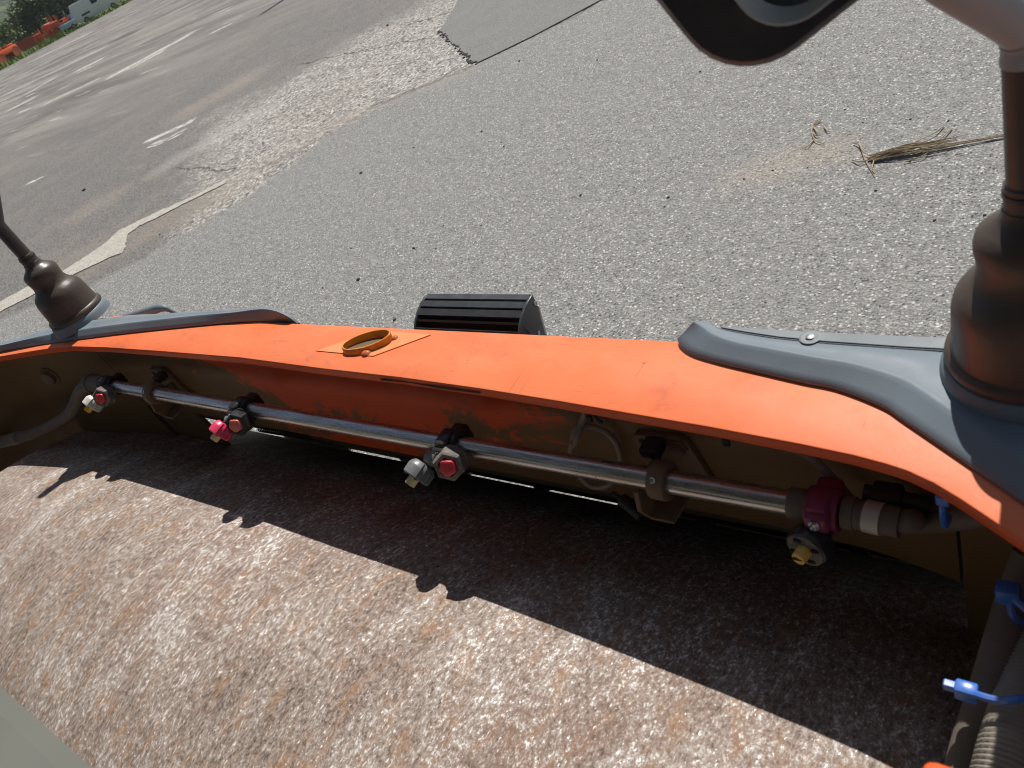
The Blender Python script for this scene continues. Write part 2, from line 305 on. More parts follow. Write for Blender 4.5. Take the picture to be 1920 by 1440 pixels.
# ------------------------------------------------------------------ ground
def ground_mat(name, patch=False):
    t = NT(name); v = t.obj(); s = t.sep(v)
    wv = t.vmath('SUBTRACT', t.noise(v, 1.7, 5, 0.65, 0, True), (0.5, 0.5, 0.5)).outputs[0]
    sc = t.n('ShaderNodeVectorMath', operation='SCALE'); t.put(sc.inputs[0], wv); sc.inputs['Scale'].default_value = 0.5
    flat = t.vmath('MULTIPLY', t.vmath('ADD', v, sc.outputs[0]).outputs[0], (1, 1, 0)).outputs[0]
    # stones in the binder
    wp = t.n('ShaderNodeVectorMath', operation='SCALE'); t.put(wp.inputs[0], t.vmath('SUBTRACT', t.noise(v, 60, 3, 0.6, 0, True), (0.5, 0.5, 0.5)).outputs[0]); wp.inputs['Scale'].default_value = 0.012
    vw = t.vmath('ADD', v, wp.outputs[0]).outputs[0]
    n2 = t.noise(v, 80, 6, 0.8); nm = t.noise(v, 20, 6, 0.7)
    near = t.ramp(t.mth('ADD', t.mth('MULTIPLY', n2, 0.7), t.mth('MULTIPLY', nm, 0.3)), [(0.36, (0.05, 0.049, 0.047)), (0.45, (0.165, 0.162, 0.155)), (0.53, (0.265, 0.26, 0.248)), (0.60, (0.39, 0.382, 0.362)), (0.68, (0.6, 0.585, 0.555))])
    d1 = t.vor(vw, 82, 'F1', 'Color'); e1 = t.vor(vw, 82, 'F1', 'Distance'); st = t.sep(d1)[0]; sz = t.sep(d1)[1]
    inn = t.rng(e1, t.rng(sz, 0, 1, 0.15, 0.42, False), t.rng(sz, 0, 1, 0.3, 0.58, False), 1, 0)
    near = t.mix(t.mth('MULTIPLY', inn, t.rng(st, 0.72, 0.80)), near, t.mix(sz, (0.36, 0.35, 0.33), (0.66, 0.645, 0.61)))
    near = t.mix(t.mth('MULTIPLY', inn, t.rng(st, 0.14, 0.10)), near, (0.045, 0.044, 0.043))
    near = t.mix(t.mth('MULTIPLY', inn, t.mth('MULTIPLY', t.rng(st, 0.50, 0.54), t.rng(st, 0.66, 0.62))), near, (0.38, 0.36, 0.33))
    d5 = t.vor(vw, 50, 'F1', 'Color'); e5 = t.vor(vw, 50, 'F1', 'Distance'); s5 = t.sep(d5)[0]
    near = t.mix(t.mth('MULTIPLY', t.rng(e5, 0.22, 0.38, 1, 0), t.rng(s5, 0.90, 0.92)), near, (0.56, 0.545, 0.515))
    near = t.mix(t.mth('MULTIPLY', t.rng(e5, 0.16, 0.3, 1, 0), t.rng(s5, 0.07, 0.05)), near, (0.04, 0.039, 0.038))
    near = t.mix(t.rng(t.noise(v, 1.1, 5, 0.6), 0.3, 0.7, 0.0, 0.3), near, (0.245, 0.24, 0.229)); near = t.mix(t.rng(t.noise(t.scale(v, (1, 3, 1), (0, 0, .5)), 4, 6, 0.65), 0.52, 0.75, 0.0, 0.4), near, (0.15, 0.146, 0.14))
    dk = t.rng(t.noise(v, 34, 3, 0.5), 0.68, 0.74)
    near = t.mix(t.mth('MULTIPLY', dk, 0.7), near, (0.06, 0.058, 0.055))
    t.bump(t.mth('ADD', t.mth('MULTIPLY', e1, -1.0), t.mth('MULTIPLY', n2, 0.5)), 0.8, 0.006)
    if patch:
        c = t.mix(t.rng(n2, 0.3, 0.7), (0.10, 0.098, 0.095), (0.27, 0.266, 0.257))
        c = t.mix(t.rng(t.noise(v, 3, 5), 0.35, 0.7, 0, 0.5), t.mix(0.35, c, near), (0.24, 0.235, 0.226))
        return t.fin(c, 0.85, 0, 0.3)
    # across / along the joint between the newer and the older paving
    u = t.mth('ADD', t.mth('MULTIPLY', s[0], 0.62), t.mth('MULTIPLY', s[1], 0.785))
    a = t.mth('ADD', t.mth('MULTIPLY', s[0], -0.785), t.mth('MULTIPLY', s[1], 0.62))
    fc = t.n('ShaderNodeFloatCurve'); cv = fc.mapping.curves[0]
    pts = [(-10, 8.4), (-3.58, 7.51), (-2.19, 7.02), (-1.19, 7.11), (-0.7, 7.29), (0.38, 7.72), (1.32, 7.38), (2.69, 7.25), (10, 7.1)]
    pp = [((x + 10) / 20, (y - 6) / 3) for x, y in pts]
    cv.points[0].location = pp[0]; cv.points[1].location = pp[-1]
    for q in pp[1:-1]: cv.points.new(*q)
    fc.mapping.update(); t.put(fc.inputs['Value'], t.rng(u, -10, 10, 0, 1, False))
    vb = t.mth('ADD', t.mth('MULTIPLY', fc.outputs[0], 3), 6)
    wdt = t.mth('ADD', t.mth('SUBTRACT', a, vb), t.rng(t.noise(v, 3.2, 5), 0, 1, -0.16, 0.16, False))
    old = t.rng(wdt, -0.06, 0.1)
    # older paving: pale worn aggregate, then dark and dusty
    d3 = t.sep(t.vor(v, 36, 'F1', 'Color'))[0]; n3 = t.noise(v, 40, 5, 0.75)
    pale = t.ramp(d3, [(0, (0.05, 0.047, 0.044)), (0.25, (0.30, 0.28, 0.255)), (0.7, (0.50, 0.475, 0.435)), (1, (0.80, 0.77, 0.71))])
    n5 = t.noise(v, 22, 5, 0.7); pale = t.mix(t.rng(n3, 0.36, 0.56), (0.14, 0.13, 0.118), pale); pale = t.mix(t.rng(n5, 0.5, 0.68, 0, 0.6), pale, (0.17, 0.155, 0.14))
    drk = t.mix(t.rng(n3, 0.38, 0.62), (0.045, 0.043, 0.041), (0.26, 0.248, 0.232)); drk = t.mix(t.rng(n5, 0.42, 0.62, 0, 0.65), drk, (0.25, 0.238, 0.222)); drk = t.mix(t.rng(t.noise(v, 7, 6, 0.7), 0.5, 0.7, 0, 0.5), drk, (0.07, 0.065, 0.06))
    drk = t.mix(t.rng(t.noise(v, 2.1, 6, 0.65), 0.45, 0.75, 0, 0.45), drk, (0.27, 0.24, 0.205))
    pale = t.mix(t.rng(t.noise(v, 2.6, 7, 0.75), 0.5, 0.66, 0, 0.6), pale, drk)
    lz = t.mth('MULTIPLY', t.rng(t.mth('ADD', u, t.rng(t.noise(v, 1.3, 5), 0, 1, -1, 1, False)), -2.0, -1.2), t.rng(t.mth('ADD', a, t.rng(t.noise(v, 0.9, 5), 0, 1, -1.6, 1.6, False)), 10.8, 12.6, 1, 0))
    oc = t.mix(lz, drk, pale)
    br = t.mth('MULTIPLY', t.rng(t.noise(t.scale(v, (1, 1, 1)), 0.6, 6, 0.65), 0.48, 0.75), 0.4)
    oc = t.mix(br, oc, t.mix(0.5, oc, (0.36, 0.29, 0.23)))
    # far lot: drawn-out worn lanes
    lane = t.scale(v, (0.10, 0.55, 1), (0, 0, -0.33))
    fa = t.rng(a, 13, 26)
    fcx = t.mix(t.rng(t.noise(lane, 1.3, 6, 0.62), 0.3, 0.72), (0.12, 0.113, 0.105), (0.34, 0.31, 0.28))
    fcx = t.mix(t.rng(t.noise(lane, 3.4, 5, 0.6), 0.60, 0.68, 0, 0.75), fcx, (0.58, 0.55, 0.51))
    fcx = t.mix(t.rng(t.noise(v, 0.5, 6, 0.6), 0.56, 0.7, 0, 0.5), fcx, (0.12, 0.113, 0.107))
    oc = t.mix(t.mth('MULTIPLY', fa, 0.8), oc, fcx)
    c = t.mix(old, near, oc)
    G = lambda px, py: at_z(px, py, 0)
    def mark(c, p0, p1, w0, w1, col, f):
        return t.mix(t.mth('MULTIPLY', t.seg(flat, G(*p0), G(*p1), w0, w1), f), c, col)
    n4 = t.rng(t.noise(v, 18, 4, 0.7), 0.3, 0.62)
    nf = t.mth('MULTIPLY', t.rng(t.noise(v, 9, 6, 0.75), 0.36, 0.56), 0.9)
    # dust lying along the joint
    c = mark(c, (870, 135), (640, 225), 0.02, 0.22, (0.36, 0.305, 0.26), t.mth('MULTIPLY', n4, 0.5))
    c = mark(c, (875, 128), (700, 200), 0.01, 0.10, (0.09, 0.08, 0.072), t.mth('MULTIPLY', n4, 0.85)); c = mark(c, (700, 205), (500, 310), 0.0, 0.08, (0.15, 0.13, 0.11), t.mth('MULTIPLY', n4, 0.7))
    c = mark(c, (640, 225), (400, 350), 0.05, 0.42, (0.34, 0.295, 0.25), t.mth('MULTIPLY', n4, 0.4))
    c = mark(c, (420, 365), (150, 480), 0.1, 0.5, (0.29, 0.25, 0.205), t.mth('MULTIPLY', n4, 0.5))
    c = mark(c, (300, 420), (120, 545), 0.05, 0.3, (0.29, 0.24, 0.19), t.mth('MULTIPLY', n4, 0.5))
    c = mark(c, (360, 205), (455, 152), 0.1, 0.8, (0.38, 0.32, 0.26), t.mth('MULTIPLY', n4, 0.5))
    c = mark(c, (200, 375), (160, 395), 0.1, 0.5, (0.35, 0.30, 0.245), t.mth('MULTIPLY', n4, 0.45))
    c = mark(c, (1400, 332), (1545, 285), 0.0, 0.25, (0.42, 0.355, 0.28), t.mth('MULTIPLY', t.rng(t.noise(v, 40, 4, .7), .38, .62), 0.6))
    c = mark(c, (330, 300), (480, 215), 0.05, 0.5, (0.42, 0.395, 0.36), t.mth('MULTIPLY', n4, 0.6))
    # scuffed white paint on the old paving
    for p0, p1, w0, w1, f in (((283, 262), (355, 228), .02, .16, 1), ((290, 268), (340, 246), .02, .10, .8), ((278, 277), (333, 255), .01, .06, .9), ((50, 345), (70, 338), .02, .1, 1),
                              ((0, 182), (190, 92), .05, .5, .55), ((215, 140), (345, 70), .1, .5, .8), ((260, 120), (300, 98), .02, .3, .8), ((60, 170), (95, 150), .1, .5, .8),
                              ((80, 105), (165, 63), .3, .9, .7), ((150, 130), (187, 112), .1, .4, .9), ((20, 205), (60, 185), .1, .4, .8), ((400, 60), (430, 46), .02, .2, .8), ((90, 192), (180, 150), .1, .3, .5)):
        c = mark(c, p0, p1, w0, w1, (0.72, 0.695, 0.65), t.mth('MULTIPLY', nf, f))
    c = mark(c, (225, 70), (250, 62), .1, .9, (0.07, 0.068, 0.066), 0.7)
    c = mark(c, (130, 72), (150, 62), .1, 1.5, (0.1, 0.098, 0.096), 0.5)
    # hairline cracks
    for p0, p1 in (((820, 65), (640, 105)), ((640, 105), (560, 120)), ((760, 50), (850, 22)), ((892, 120), (1010, 65)), ((1010, 65), (1145, -8)), ((330, 318), (440, 318))):
        c = mark(c, p0, p1, .006, .022, (0.045, 0.042, 0.04), 0.85)
    return t.fin(c, 0.82, 0, 0.35)
MT['ground'] = ground_mat('worn_asphalt'); MT['patch'] = ground_mat('dark_asphalt_patch', True)
bm = BM()
bmesh.ops.create_grid(bm, x_segments=1, y_segments=1, size=2500)
gnd = tag(link('ground', bm, 'ground'), kind='structure')
# dark repair patch with its broken, lifted edge
jag = [(870, -20), (850, 20), (826, 58), (836, 64), (842, 76), (852, 84), (862, 90), (868, 100), (880, 106), (886, 116), (896, 119), (930, 103), (1000, 69), (1070, 32), (1145, -8), (1180, -60), (960, -60)]
bm = BM(); P = []
for i, (x, y) in enumerate(jag):
    a = at_z(x, y, 0); P.append(a)
    if 1 < i < 10:
        b = at_z(*jag[i + 1], 0)
        for k in (.15, .3, .45, .6, .75, .9): P.append(a.lerp(b, k) + Vector((random.uniform(-.022, .022), random.uniform(-.022, .022), 0)))
prism(bm, [(p.x, p.y, 0.002) for p in P], (0, 0, 0.010)); bmesh.ops.triangulate(bm, faces=bm.faces)
tag(link('asphalt_patch', bm, 'patch', gnd))
# broken rubble along the open joint
t = NT('crack_rubble'); MT['rubble'] = t.fin(t.mix(t.noise(t.obj(), 25, 5), (0.025, 0.023, 0.022), (0.08, 0.073, 0.066)), 0.9)
bm = BM()
for i in range(110):
    q = random.random(); k = q * 8; j = 2 + int(k); a = at_z(*jag[j], 0).lerp(at_z(*jag[j + 1], 0), k - int(k))
    a += Vector((random.uniform(-.05, .02), random.uniform(-.03, .03), 0.006)); s = random.uniform(.006, .02)
    vs_ = bmesh.ops.create_icosphere(bm, subdivisions=1, radius=s)['verts']
    for v in vs_: v.co = Vector((v.co.x * random.uniform(.7, 1.5), v.co.y * random.uniform(.7, 1.5), v.co.z * .45)) + a
tag(link('crack_rubble', bm, 'rubble', gnd), kind='stuff')
# pale concrete strip beside the joint, broken off square
t = NT('pale_concrete'); v = t.obj()
c = t.mix(t.noise(v, 7, 6, 0.65), (0.34, 0.315, 0.27), (0.60, 0.57, 0.50)); c = t.mix(t.rng(t.noise(v, 60, 5, .7), 0.48, 0.62, 0, .7), c, (0.20, 0.185, 0.16))
t.bump(t.noise(v, 50, 4), 0.4, 0.004); MT['concrete'] = t.fin(c, 0.9)
up_ = [(-60, 590), (0, 567), (60, 535), (120, 508), (165, 480), (200, 455), (225, 432), (262, 414), (300, 396), (350, 375), (400, 350), (424, 337)]
lo_ = [(422, 345), (398, 357), (350, 381), (305, 404), (262, 424), (240, 440), (236, 462), (228, 476), (205, 484), (180, 496), (150, 510), (120, 524), (60, 555), (0, 586), (-60, 614)]
bm = BM(); P = []
lst = up_ + lo_
for i, q in enumerate(lst):
    a = at_z(*q, 0); b = at_z(*lst[(i + 1) % len(lst)], 0); n = max(1, int((b - a).length / .04))
    for k in range(n):
        e = a.lerp(b, k / n); j = .014 if k else .006; P.append(e + Vector((random.uniform(-j, j), random.uniform(-j, j), 0)))
prism(bm, [(p.x, p.y, 0.002) for p in P], (0, 0, 0.006)); bmesh.ops.triangulate(bm, faces=bm.faces)
tag(link('concrete_strip', bm, 'concrete', gnd))

# ------------------------------------------------------------------ road roller
ROOT = empty('road_roller', (-0.83, 0.078, 0), 'orange road roller with rusty steel drum, grey plastic covers and spray bar', 'road roller')
ZP_ = 1.335; TH = 0.013; ZC = 1.365
DX0, DX1, DY, DZ, DR = -1.87, 0.15, 0.1286, 0.575, 0.575
# drum
bm = BM(); uvl = bm.loops.layers.uv.new('UVMap'); NS = 240
prof = [(DX0 + .03, DR - .05), (DX0 + .03, DR - .03), (DX0, DR - .03), (DX0, DR - .006), (DX0 + .006, DR)] + [(DX0 + .006 + (DX1 - DX0 - .012) * k / 6, DR) for k in range(1, 7)] + [(DX1, DR - .006), (DX1, DR - .03), (DX1 - .03, DR - .03), (DX1 - .03, DR - .05)]
rings = []
for x, r in prof:
    rings.append([bm.verts.new((x, DY + r * math.sin(2 * math.pi * k / NS), DZ + r * math.cos(2 * math.pi * k / NS))) for k in range(NS)])
for (x0, _), (x1, _), a, b in zip(prof, prof[1:], rings, rings[1:]):
    for k in range(NS):
        f = bm.faces.new((a[k], b[k], b[(k + 1) % NS], a[(k + 1) % NS]))
        an = [k, k, k + 1, k + 1]; an = [q - NS if q > NS / 2 else q for q in an]
        if k == NS // 2: an = [k, k, k + 1, k + 1]
        for L, q, xx_ in zip(f.loops, an, (x0, x1, x1, x0)): L[uvl].uv = (xx_, q * 2 * math.pi / NS * DR)
for rg, rev in ((rings[0], True), (rings[-1], False)):
    bm.faces.new(rg[::-1] if rev else rg)
drum = link('drum', bm, 'drum', ROOT, 30, 'rusty steel drum with pale scuffs')

# top plate of the yoke
near_px = [(0, 668), (60, 658), (100, 652), (130, 649), (200, 651), (300, 658), (450, 670), (600, 690), (750, 707), (900, 728), (1050, 752), (1200, 778), (1330, 800), (1500, 832), (1600, 853), (1660, 869), (1700, 882), (1750, 905), (1800, 935), (1860, 975), (1920, 1015)]
near_w = [at_z(x, y, ZP_) for x, y in near_px]
left_in = [Vector((-2.02, -0.7, 0)), Vector((-2.02, 0.12, 0)), Vector((-2.0, 0.24, 0)), Vector((-1.93, 0.33, 0))]
right_in = [Vector((0.03, 0.295, 0)), Vector((0.11, 0.22, 0)), Vector((0.15, 0.12, 0)), Vector((0.16, -0.7, 0))]
inner = left_in + near_w + right_in
outer = [Vector((0.36, -0.7, 0)), Vector((0.36, 0.3, 0)), Vector((0.26, 0.47, 0)), Vector((0.14, 0.514, 0)), Vector((-0.3, 0.5145, 0)), Vector((-0.85, 0.5145, 0)), Vector((-1.54, 0.5145, 0)), Vector((-1.63, 0.498, 0)), Vector((-1.695, 0.428, 0)), Vector((-1.80, 0.404, 0)), Vector((-1.88, 0.388, 0)), Vector((-2.0, 0.345, 0)), Vector((-2.10, 0.25, 0)), Vector((-2.12, -0.7, 0))]
bm = BM(); prism(bm, [(p.x, p.y, ZP_ - TH) for p in inner + outer], (0, 0, TH), 0.0016, 2)
bm.faces.ensure_lookup_table()
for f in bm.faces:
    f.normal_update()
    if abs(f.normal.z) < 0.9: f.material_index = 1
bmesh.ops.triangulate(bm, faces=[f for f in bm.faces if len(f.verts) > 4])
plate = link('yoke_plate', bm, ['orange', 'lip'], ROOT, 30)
# scraped bare strip on the plate's edge
bm = BM(); a = [at_y(x, y, at_z(x, y - 8, ZP_).y - .0007) for x, y in ((712, 710), (740, 711), (830, 724), (905, 731))]
b = [at_y(x, y, at_z(x, y - 8, ZP_).y - .0007) for x, y in ((900, 738), (826, 729), (770, 718), (716, 714))]
vv = [bm.verts.new(p) for p in a + b]; bm.faces.new(vv)
link('scrape', bm, 'bracket', plate)
# unpainted square and lifting collar on the plate
bm = BM(); prism(bm, [at_z(x, y, ZP_ + .0004) for x, y in ((593, 658), (700, 668), (808, 628), (706, 620))], (0, 0, .0008)); link('paint_mask_square', bm, 'mask', plate)
oc = at_z(691, 649, ZP_); om = (at_z(737, 638, ZP_) - at_z(645, 660, ZP_)); om.z = 0; ol_ = om.length / 2; om.normalize(); on = Vector((-om.y, om.x, 0)); rr = .03
def oval(bm, prof, n=48, cap=False):
    rg = []
    for k, z, lean in prof: rg.append([bm.verts.new(oc + om * (math.cos(2 * math.pi * i / n) * (ol_ - k)) + on * (math.sin(2 * math.pi * i / n) * (.0155 - k)) + Vector((0, .003 * lean, z + .003 * lean * math.sin(2 * math.pi * i / n + .6)))) for i in range(n)])
    for a, b in zip(rg, rg[1:]):
        for i in range(n): bm.faces.new((a[i], a[(i + 1) % n], b[(i + 1) % n], b[i]))
    if cap: bm.faces.new(rg[-1])
bm = BM(); oval(bm, [(0, .0006, 0), (0, .0095, .6), (.0008, .0101, .6), (.0022, .0099, .6), (.0025, .0006, 0)])
f = link('collar', bm, 'opening', ROOT, 40, 'yellow orange rusty collar standing on the orange plate')
bm = BM(); oval(bm, [(.0026, .0014, 0), (.0027, .0018, 0)], cap=True); link('collar_hole', bm, 'bracket', f, 40)
for ang, s in ((275, .008), (8, .006), (150, .006)):
    a = math.radians(ang); bm = BM()
    p = oc + om * (math.cos(a) * (ol_ + .002)) + on * (math.sin(a) * .017)
    vs_ = bmesh.ops.create_uvsphere(bm, u_segments=12, v_segments=6, radius=s)['verts']
    for v in vs_: v.co = Vector((v.co.x, v.co.y * .8, abs(v.co.z) * .55)) + p + Vector((0, 0, .001))
    link('weld', bm, 'mask', f, 60)
# inner and outer walls of the beam
def wall(name, pts, z0, z1, th, mat, side=1):
    bm = BM(); n = len(pts); P = [Vector(p) for p in pts]; off = []
    for i in range(n):
        d = (P[min(i + 1, n - 1)] - P[max(i - 1, 0)]).normalized(); off.append(P[i] + Vector((-d.y, d.x, 0)) * th * side)
    poly = [(p.x, p.y, z0) for p in P] + [(p.x, p.y, z0) for p in off[::-1]]
    prism(bm, poly, (0, 0, z1 - z0), 0.0015, 1); bmesh.ops.triangulate(bm, faces=[f for f in bm.faces if len(f.verts) > 4])
    return link(name, bm, mat, ROOT, 35)
def wpts(lst): return [Vector((x, y, 0)) for x, y in lst]
wall('beam_wall', spline(wpts([(-1.60, .452), (-1.4, .4565), (-.9, .4565), (-.4, .4565), (-.2, .452), (-.10, .435)]), 5), 1.138, ZP_ - TH - .0003, .008, 'wall')
wall('side_wall', spline(wpts([(-2.10, -.7), (-2.10, .1), (-2.07, .27), (-1.96, .362), (-1.8, .397), (-1.69, .43), (-1.603, .452)]), 6), 0.9, ZP_ - TH - .0003, .010, 'wall')
wall('side_wall', spline(wpts([(-.097, .434), (.0, .40), (.13, .31), (.21, .18), (.22, .1), (.22, -.7)]), 6), 1.0, ZP_ - TH - .0003, .010, 'wall')
bm = BM()   # lower corner gusset with its slanted end
prism(bm, [(-1.70, .46, .92), (-1.70, .46, 1.18), (-1.43, .46, 1.18), (-1.425, .46, 1.14), (-1.405, .46, 1.06), (-1.40, .46, .92)], (0, .008, 0), .001, 1); link('gusset_plate', bm, 'wall', ROOT)
bm = BM(); box(bm, (-1.64, .498, 1.07), (.15, .509, ZP_ - TH - .0003)); link('beam_front', bm, 'olive', ROOT)  # hidden face, coloured dull and extended to keep sun and orange bounce off the drum
bm = BM(); box(bm, (-1.62, .5095, 1.135), (.10, .6495, 1.145)); link('sun_stop_shelf', bm, 'olive', ROOT)  # unseen plate added to stop sun leaking onto the drum
# front scraper plate below the beam, open slot in the middle
bm = BM()
X0, X1 = -1.62, .10
box(bm, (X0, .650, .838), (X1, .656, 1.205))
for x, x2 in ((X0, -1.37), (-1.20, -1.0), (-.66, X1)): box(bm, (x, .6502, .8275), (x2, .6558, .8385))
link('scraper_plate', bm, 'olive', ROOT)
for x in (X0 + .004, X1 - .02):
    bm = BM(); box(bm, (x, .510, 1.146), (x + .012, .649, 1.18)); link('scraper_hanger', bm, 'olive', ROOT)
bm = BM(); tube(bm, [(-.95, .635, .880), (.12, .635, .880)], .013, 16); tube(bm, [(-1.16, .635, .880), (-.95, .635, .880)], .009, 12)
sb = link('scraper_tube', bm, 'olive', ROOT, 40)
for x in (-.80, -.49, -.27, -.135):
    bm = BM(); lathe(bm, (x, .635, .880), (1, 0, 0), [(.017, 0), (.018, .003), (.018, .02), (.017, .023)], 16); link('tube_collar', bm, 'olive', sb, 40)
bm = BM(); pts = []
for k in range(26 * 10 + 1):
    a = 2 * math.pi * k / 10; q = k / 260; c0 = at_y(488, 803, .50).lerp(at_y(585, 818, .50), q); pts.append(c0 + Vector((0, math.cos(a), math.sin(a))) * .0065)
tube(bm, pts, .0014, 5); link('spring', bm, 'black', ROOT, 60)
# bolt in the left corner
bm = BM(); q = at_y(95, 705, .40); lathe(bm, q, (.35, -.93, 0), [(.022, 0), (.022, .003), (.016, .0035), (.016, .012), (.013, .014)], 12); link('corner_bolt', bm, 'bracket', ROOT, 30)

# ---- grey covers
def cover(name, loop, far_loop, z0, ztop, mat, bev, label=None):
    bm = BM(); poly = [(p.x, p.y, z0) for p in loop + far_loop]
    vs_ = prism(bm, poly, (0, 0, ztop - z0))
    for v in vs_:
        pass
    es = [e for e in bm.edges if all(abs(v.co.z - ztop) < 1e-6 for v in e.verts)]
    bmesh.ops.bevel(bm, geom=es, offset=bev, segments=4, affect='EDGES', profile=0.5, clamp_overlap=True)
    bmesh.ops.triangulate(bm, faces=[f for f in bm.faces if len(f.verts) > 4])
    return link(name, bm, mat, ROOT, 40, label)
def loft(name, rows, mat, label, n=5):
    bm = BM(); R = [spline(r, n) for r in rows]; V = [[bm.verts.new(p) for p in r] for r in R]
    for a, b in zip(V, V[1:]):
        for k in range(len(a) - 1): bm.faces.new((a[k], a[k + 1], b[k + 1], b[k]))
    bmesh.ops.remove_doubles(bm, verts=bm.verts, dist=1e-5)
    return link(name, bm, mat, ROOT, 75, label)
def cover_rows(bot, cre, sea, zb, zc, zs):
    B_ = [at_z(x, y, z) if len(q) == 2 else Vector((x, y, z)) for q, z in zip(bot, zb) for x, y in [q[:2]]]
    return B_
def mixp(a, b, f, dz=0): return [p.lerp(q, f) + Vector((0, 0, dz)) for p, q in zip(a, b)]
bR = [at_z(x, y, 1.3365) for x, y in ((1271, 640), (1277, 652), (1300, 667), (1350, 682), (1409, 696), (1504, 718), (1571, 732), (1653, 764), (1693, 790), (1774, 845), (1850, 897), (1920, 945), (2000, 1000))] + [Vector((.06, .285, 1.3365)), Vector((.13, .21, 1.3365))]
cR = [at_z(x, y, z) for (x, y), z in zip(((1302, 604), (1318, 612), (1345, 629), (1385, 642), (1440, 652), (1531, 669), (1600, 681), (1680, 704), (1720, 724), (1795, 775), (1870, 825), (1940, 872), (2020, 925)), [1.355, 1.353, 1.351] + [1.350] * 10)] + [Vector((.09, .31, 1.35)), Vector((.16, .23, 1.35))]
sR = [at_z(x, y, z) for (x, y), z in zip(((1322, 600), (1333, 608), (1350, 617), (1400, 627), (1460, 636), (1550, 645), (1620, 650), (1690, 655), (1735, 658), (1800, 663), (1880, 668), (1950, 672), (2040, 680)), [1.354, 1.352, 1.351] + [1.350] * 10)] + [Vector((.15, .46, 1.35)), Vector((.22, .42, 1.35))]
low = lambda r, z: [Vector((p.x, p.y, z)) for p in r]
cvR = loft('cover', [bR, [p + Vector((0, .0005, .003)) for p in bR], mixp(bR, cR, .30, .0020), mixp(bR, cR, .74, .0018), mixp(bR, cR, .90, .0016), mixp(bR, cR, .985, .0009), mixp(cR, sR, .05, .0004), mixp(cR, sR, .14, -.0002), mixp(cR, sR, .6, -.0004), sR, [p + Vector((0, .0012, -.0012)) for p in sR], low([p + Vector((0, .0015, 0)) for p in sR], 1.338)], 'plastic', 'grey blue plastic corner cover under the mirror pole')
ZL = 1.3505
lidR = [at_z(1352, 616, ZL), at_z(1400, 624.5, ZL), at_z(1460, 633.5, ZL), at_z(1550, 642, ZL), at_z(1620, 647, ZL), at_z(1690, 652, ZL), at_z(1769, 656, ZL), at_z(1880, 665, ZL), at_z(1950, 669, ZL), Vector((.10, .475, 0)), Vector((.10, .512, 0)), at_z(1920, 645, ZL), at_z(1769, 632, ZL), at_z(1640, 627, ZL), at_z(1504, 621, ZL), at_z(1420, 615, ZL), at_z(1340, 612, ZL)]
bm = BM(); prism(bm, [(p.x, p.y, 1.337) for p in lidR], (0, 0, ZL + .0006 - 1.337)); 
bmesh.ops.bevel(bm, geom=[e for e in bm.edges if all(v.co.z > ZL for v in e.verts)], offset=.0012, segments=2, affect='EDGES'); bmesh.ops.triangulate(bm, faces=[f for f in bm.faces if len(f.verts) > 4])
ld_ = link('cover_lid', bm, 'lid', ROOT, 40)
q = at_z(1519, 632, ZL + .0006); bm = BM(); lathe(bm, q, (0, 0, 1), [(.0092, 0), (.0088, .00025), (.007, .0001), (.0045, .0)], 24, cap=False); link('screw_recess', bm, 'lid', ld_, 60)
bm = BM(); lathe(bm, q, (0, 0, 1), [(.0036, .0001), (.0036, .0010), (.0026, .0014)], 12); link('lid_screw', bm, 'rim_dull', ld_, 40)
bL = [Vector((-2.10, .22, 1.3365)), Vector((-2.0, .33, 1.3365))] + [at_z(x, y, z) for x, y, z in ((0, 660, 1.3365), (60, 649, 1.3365), (120, 640, 1.3365), (220, 627, 1.3365), (300, 618, 1.3365), (380, 610, 1.3365), (440, 604.5, 1.3365), (480, 602.5, 1.3365), (515, 604, 1.333), (540, 607, 1.328), (558, 609, 1.322))]
cL = [Vector((-2.12, .24, 1.350)), Vector((-2.02, .35, 1.350))] + [at_z(x, y, z) for x, y, z in ((-8, 650, 1.349), (52, 636, 1.350), (105, 625, 1.350), (215, 609, 1.350), (300, 599, 1.350), (375, 591, 1.350), (437, 586, 1.351), (483, 580, 1.353), (514, 583, 1.352), (540, 594, 1.345), (558, 607, 1.33))]
sL = [Vector((-2.14, .26, 1.346)), Vector((-2.04, .36, 1.346))] + [at_z(x, y, z) for x, y, z in ((-18, 646.5, 1.347), (52, 629, 1.349), (92, 616, 1.350), (215, 594, 1.350), (300, 588, 1.350), (370, 584, 1.350), (430, 581, 1.351), (478, 576.5, 1.353), (512, 578, 1.352), (541, 590, 1.345), (559, 605, 1.33))]
cvL = loft('cover', [bL, [p + Vector((0, .0005, .003)) for p in bL], mixp(bL, cL, .30, .0020), mixp(bL, cL, .74, .0018), mixp(bL, cL, .90, .0016), mixp(bL, cL, .985, .0009), mixp(cL, sL, .05, .0004), mixp(cL, sL, .14, -.0002), mixp(cL, sL, .6, -.0004), sL, [p + Vector((0, .002, -.003)) for p in sL], low([p + Vector((0, .004, 0)) for p in sL], 1.30)], 'plastic', 'grey blue plastic corner cover under the far pole')
bm = BM(); tube(bm, spline([at_y(x, y, yy) for x, y, yy in ((205, 601, .512), (245, 593, .522), (280, 583, .528), (303, 577, .532), (320, 582, .536), (338, 592, .54))], 5), [.004 + .005 * math.sin(math.pi * min(1, k / 20)) for k in range(26)], 14); link('raised_ridge', bm, 'plastic', cvL, 60)

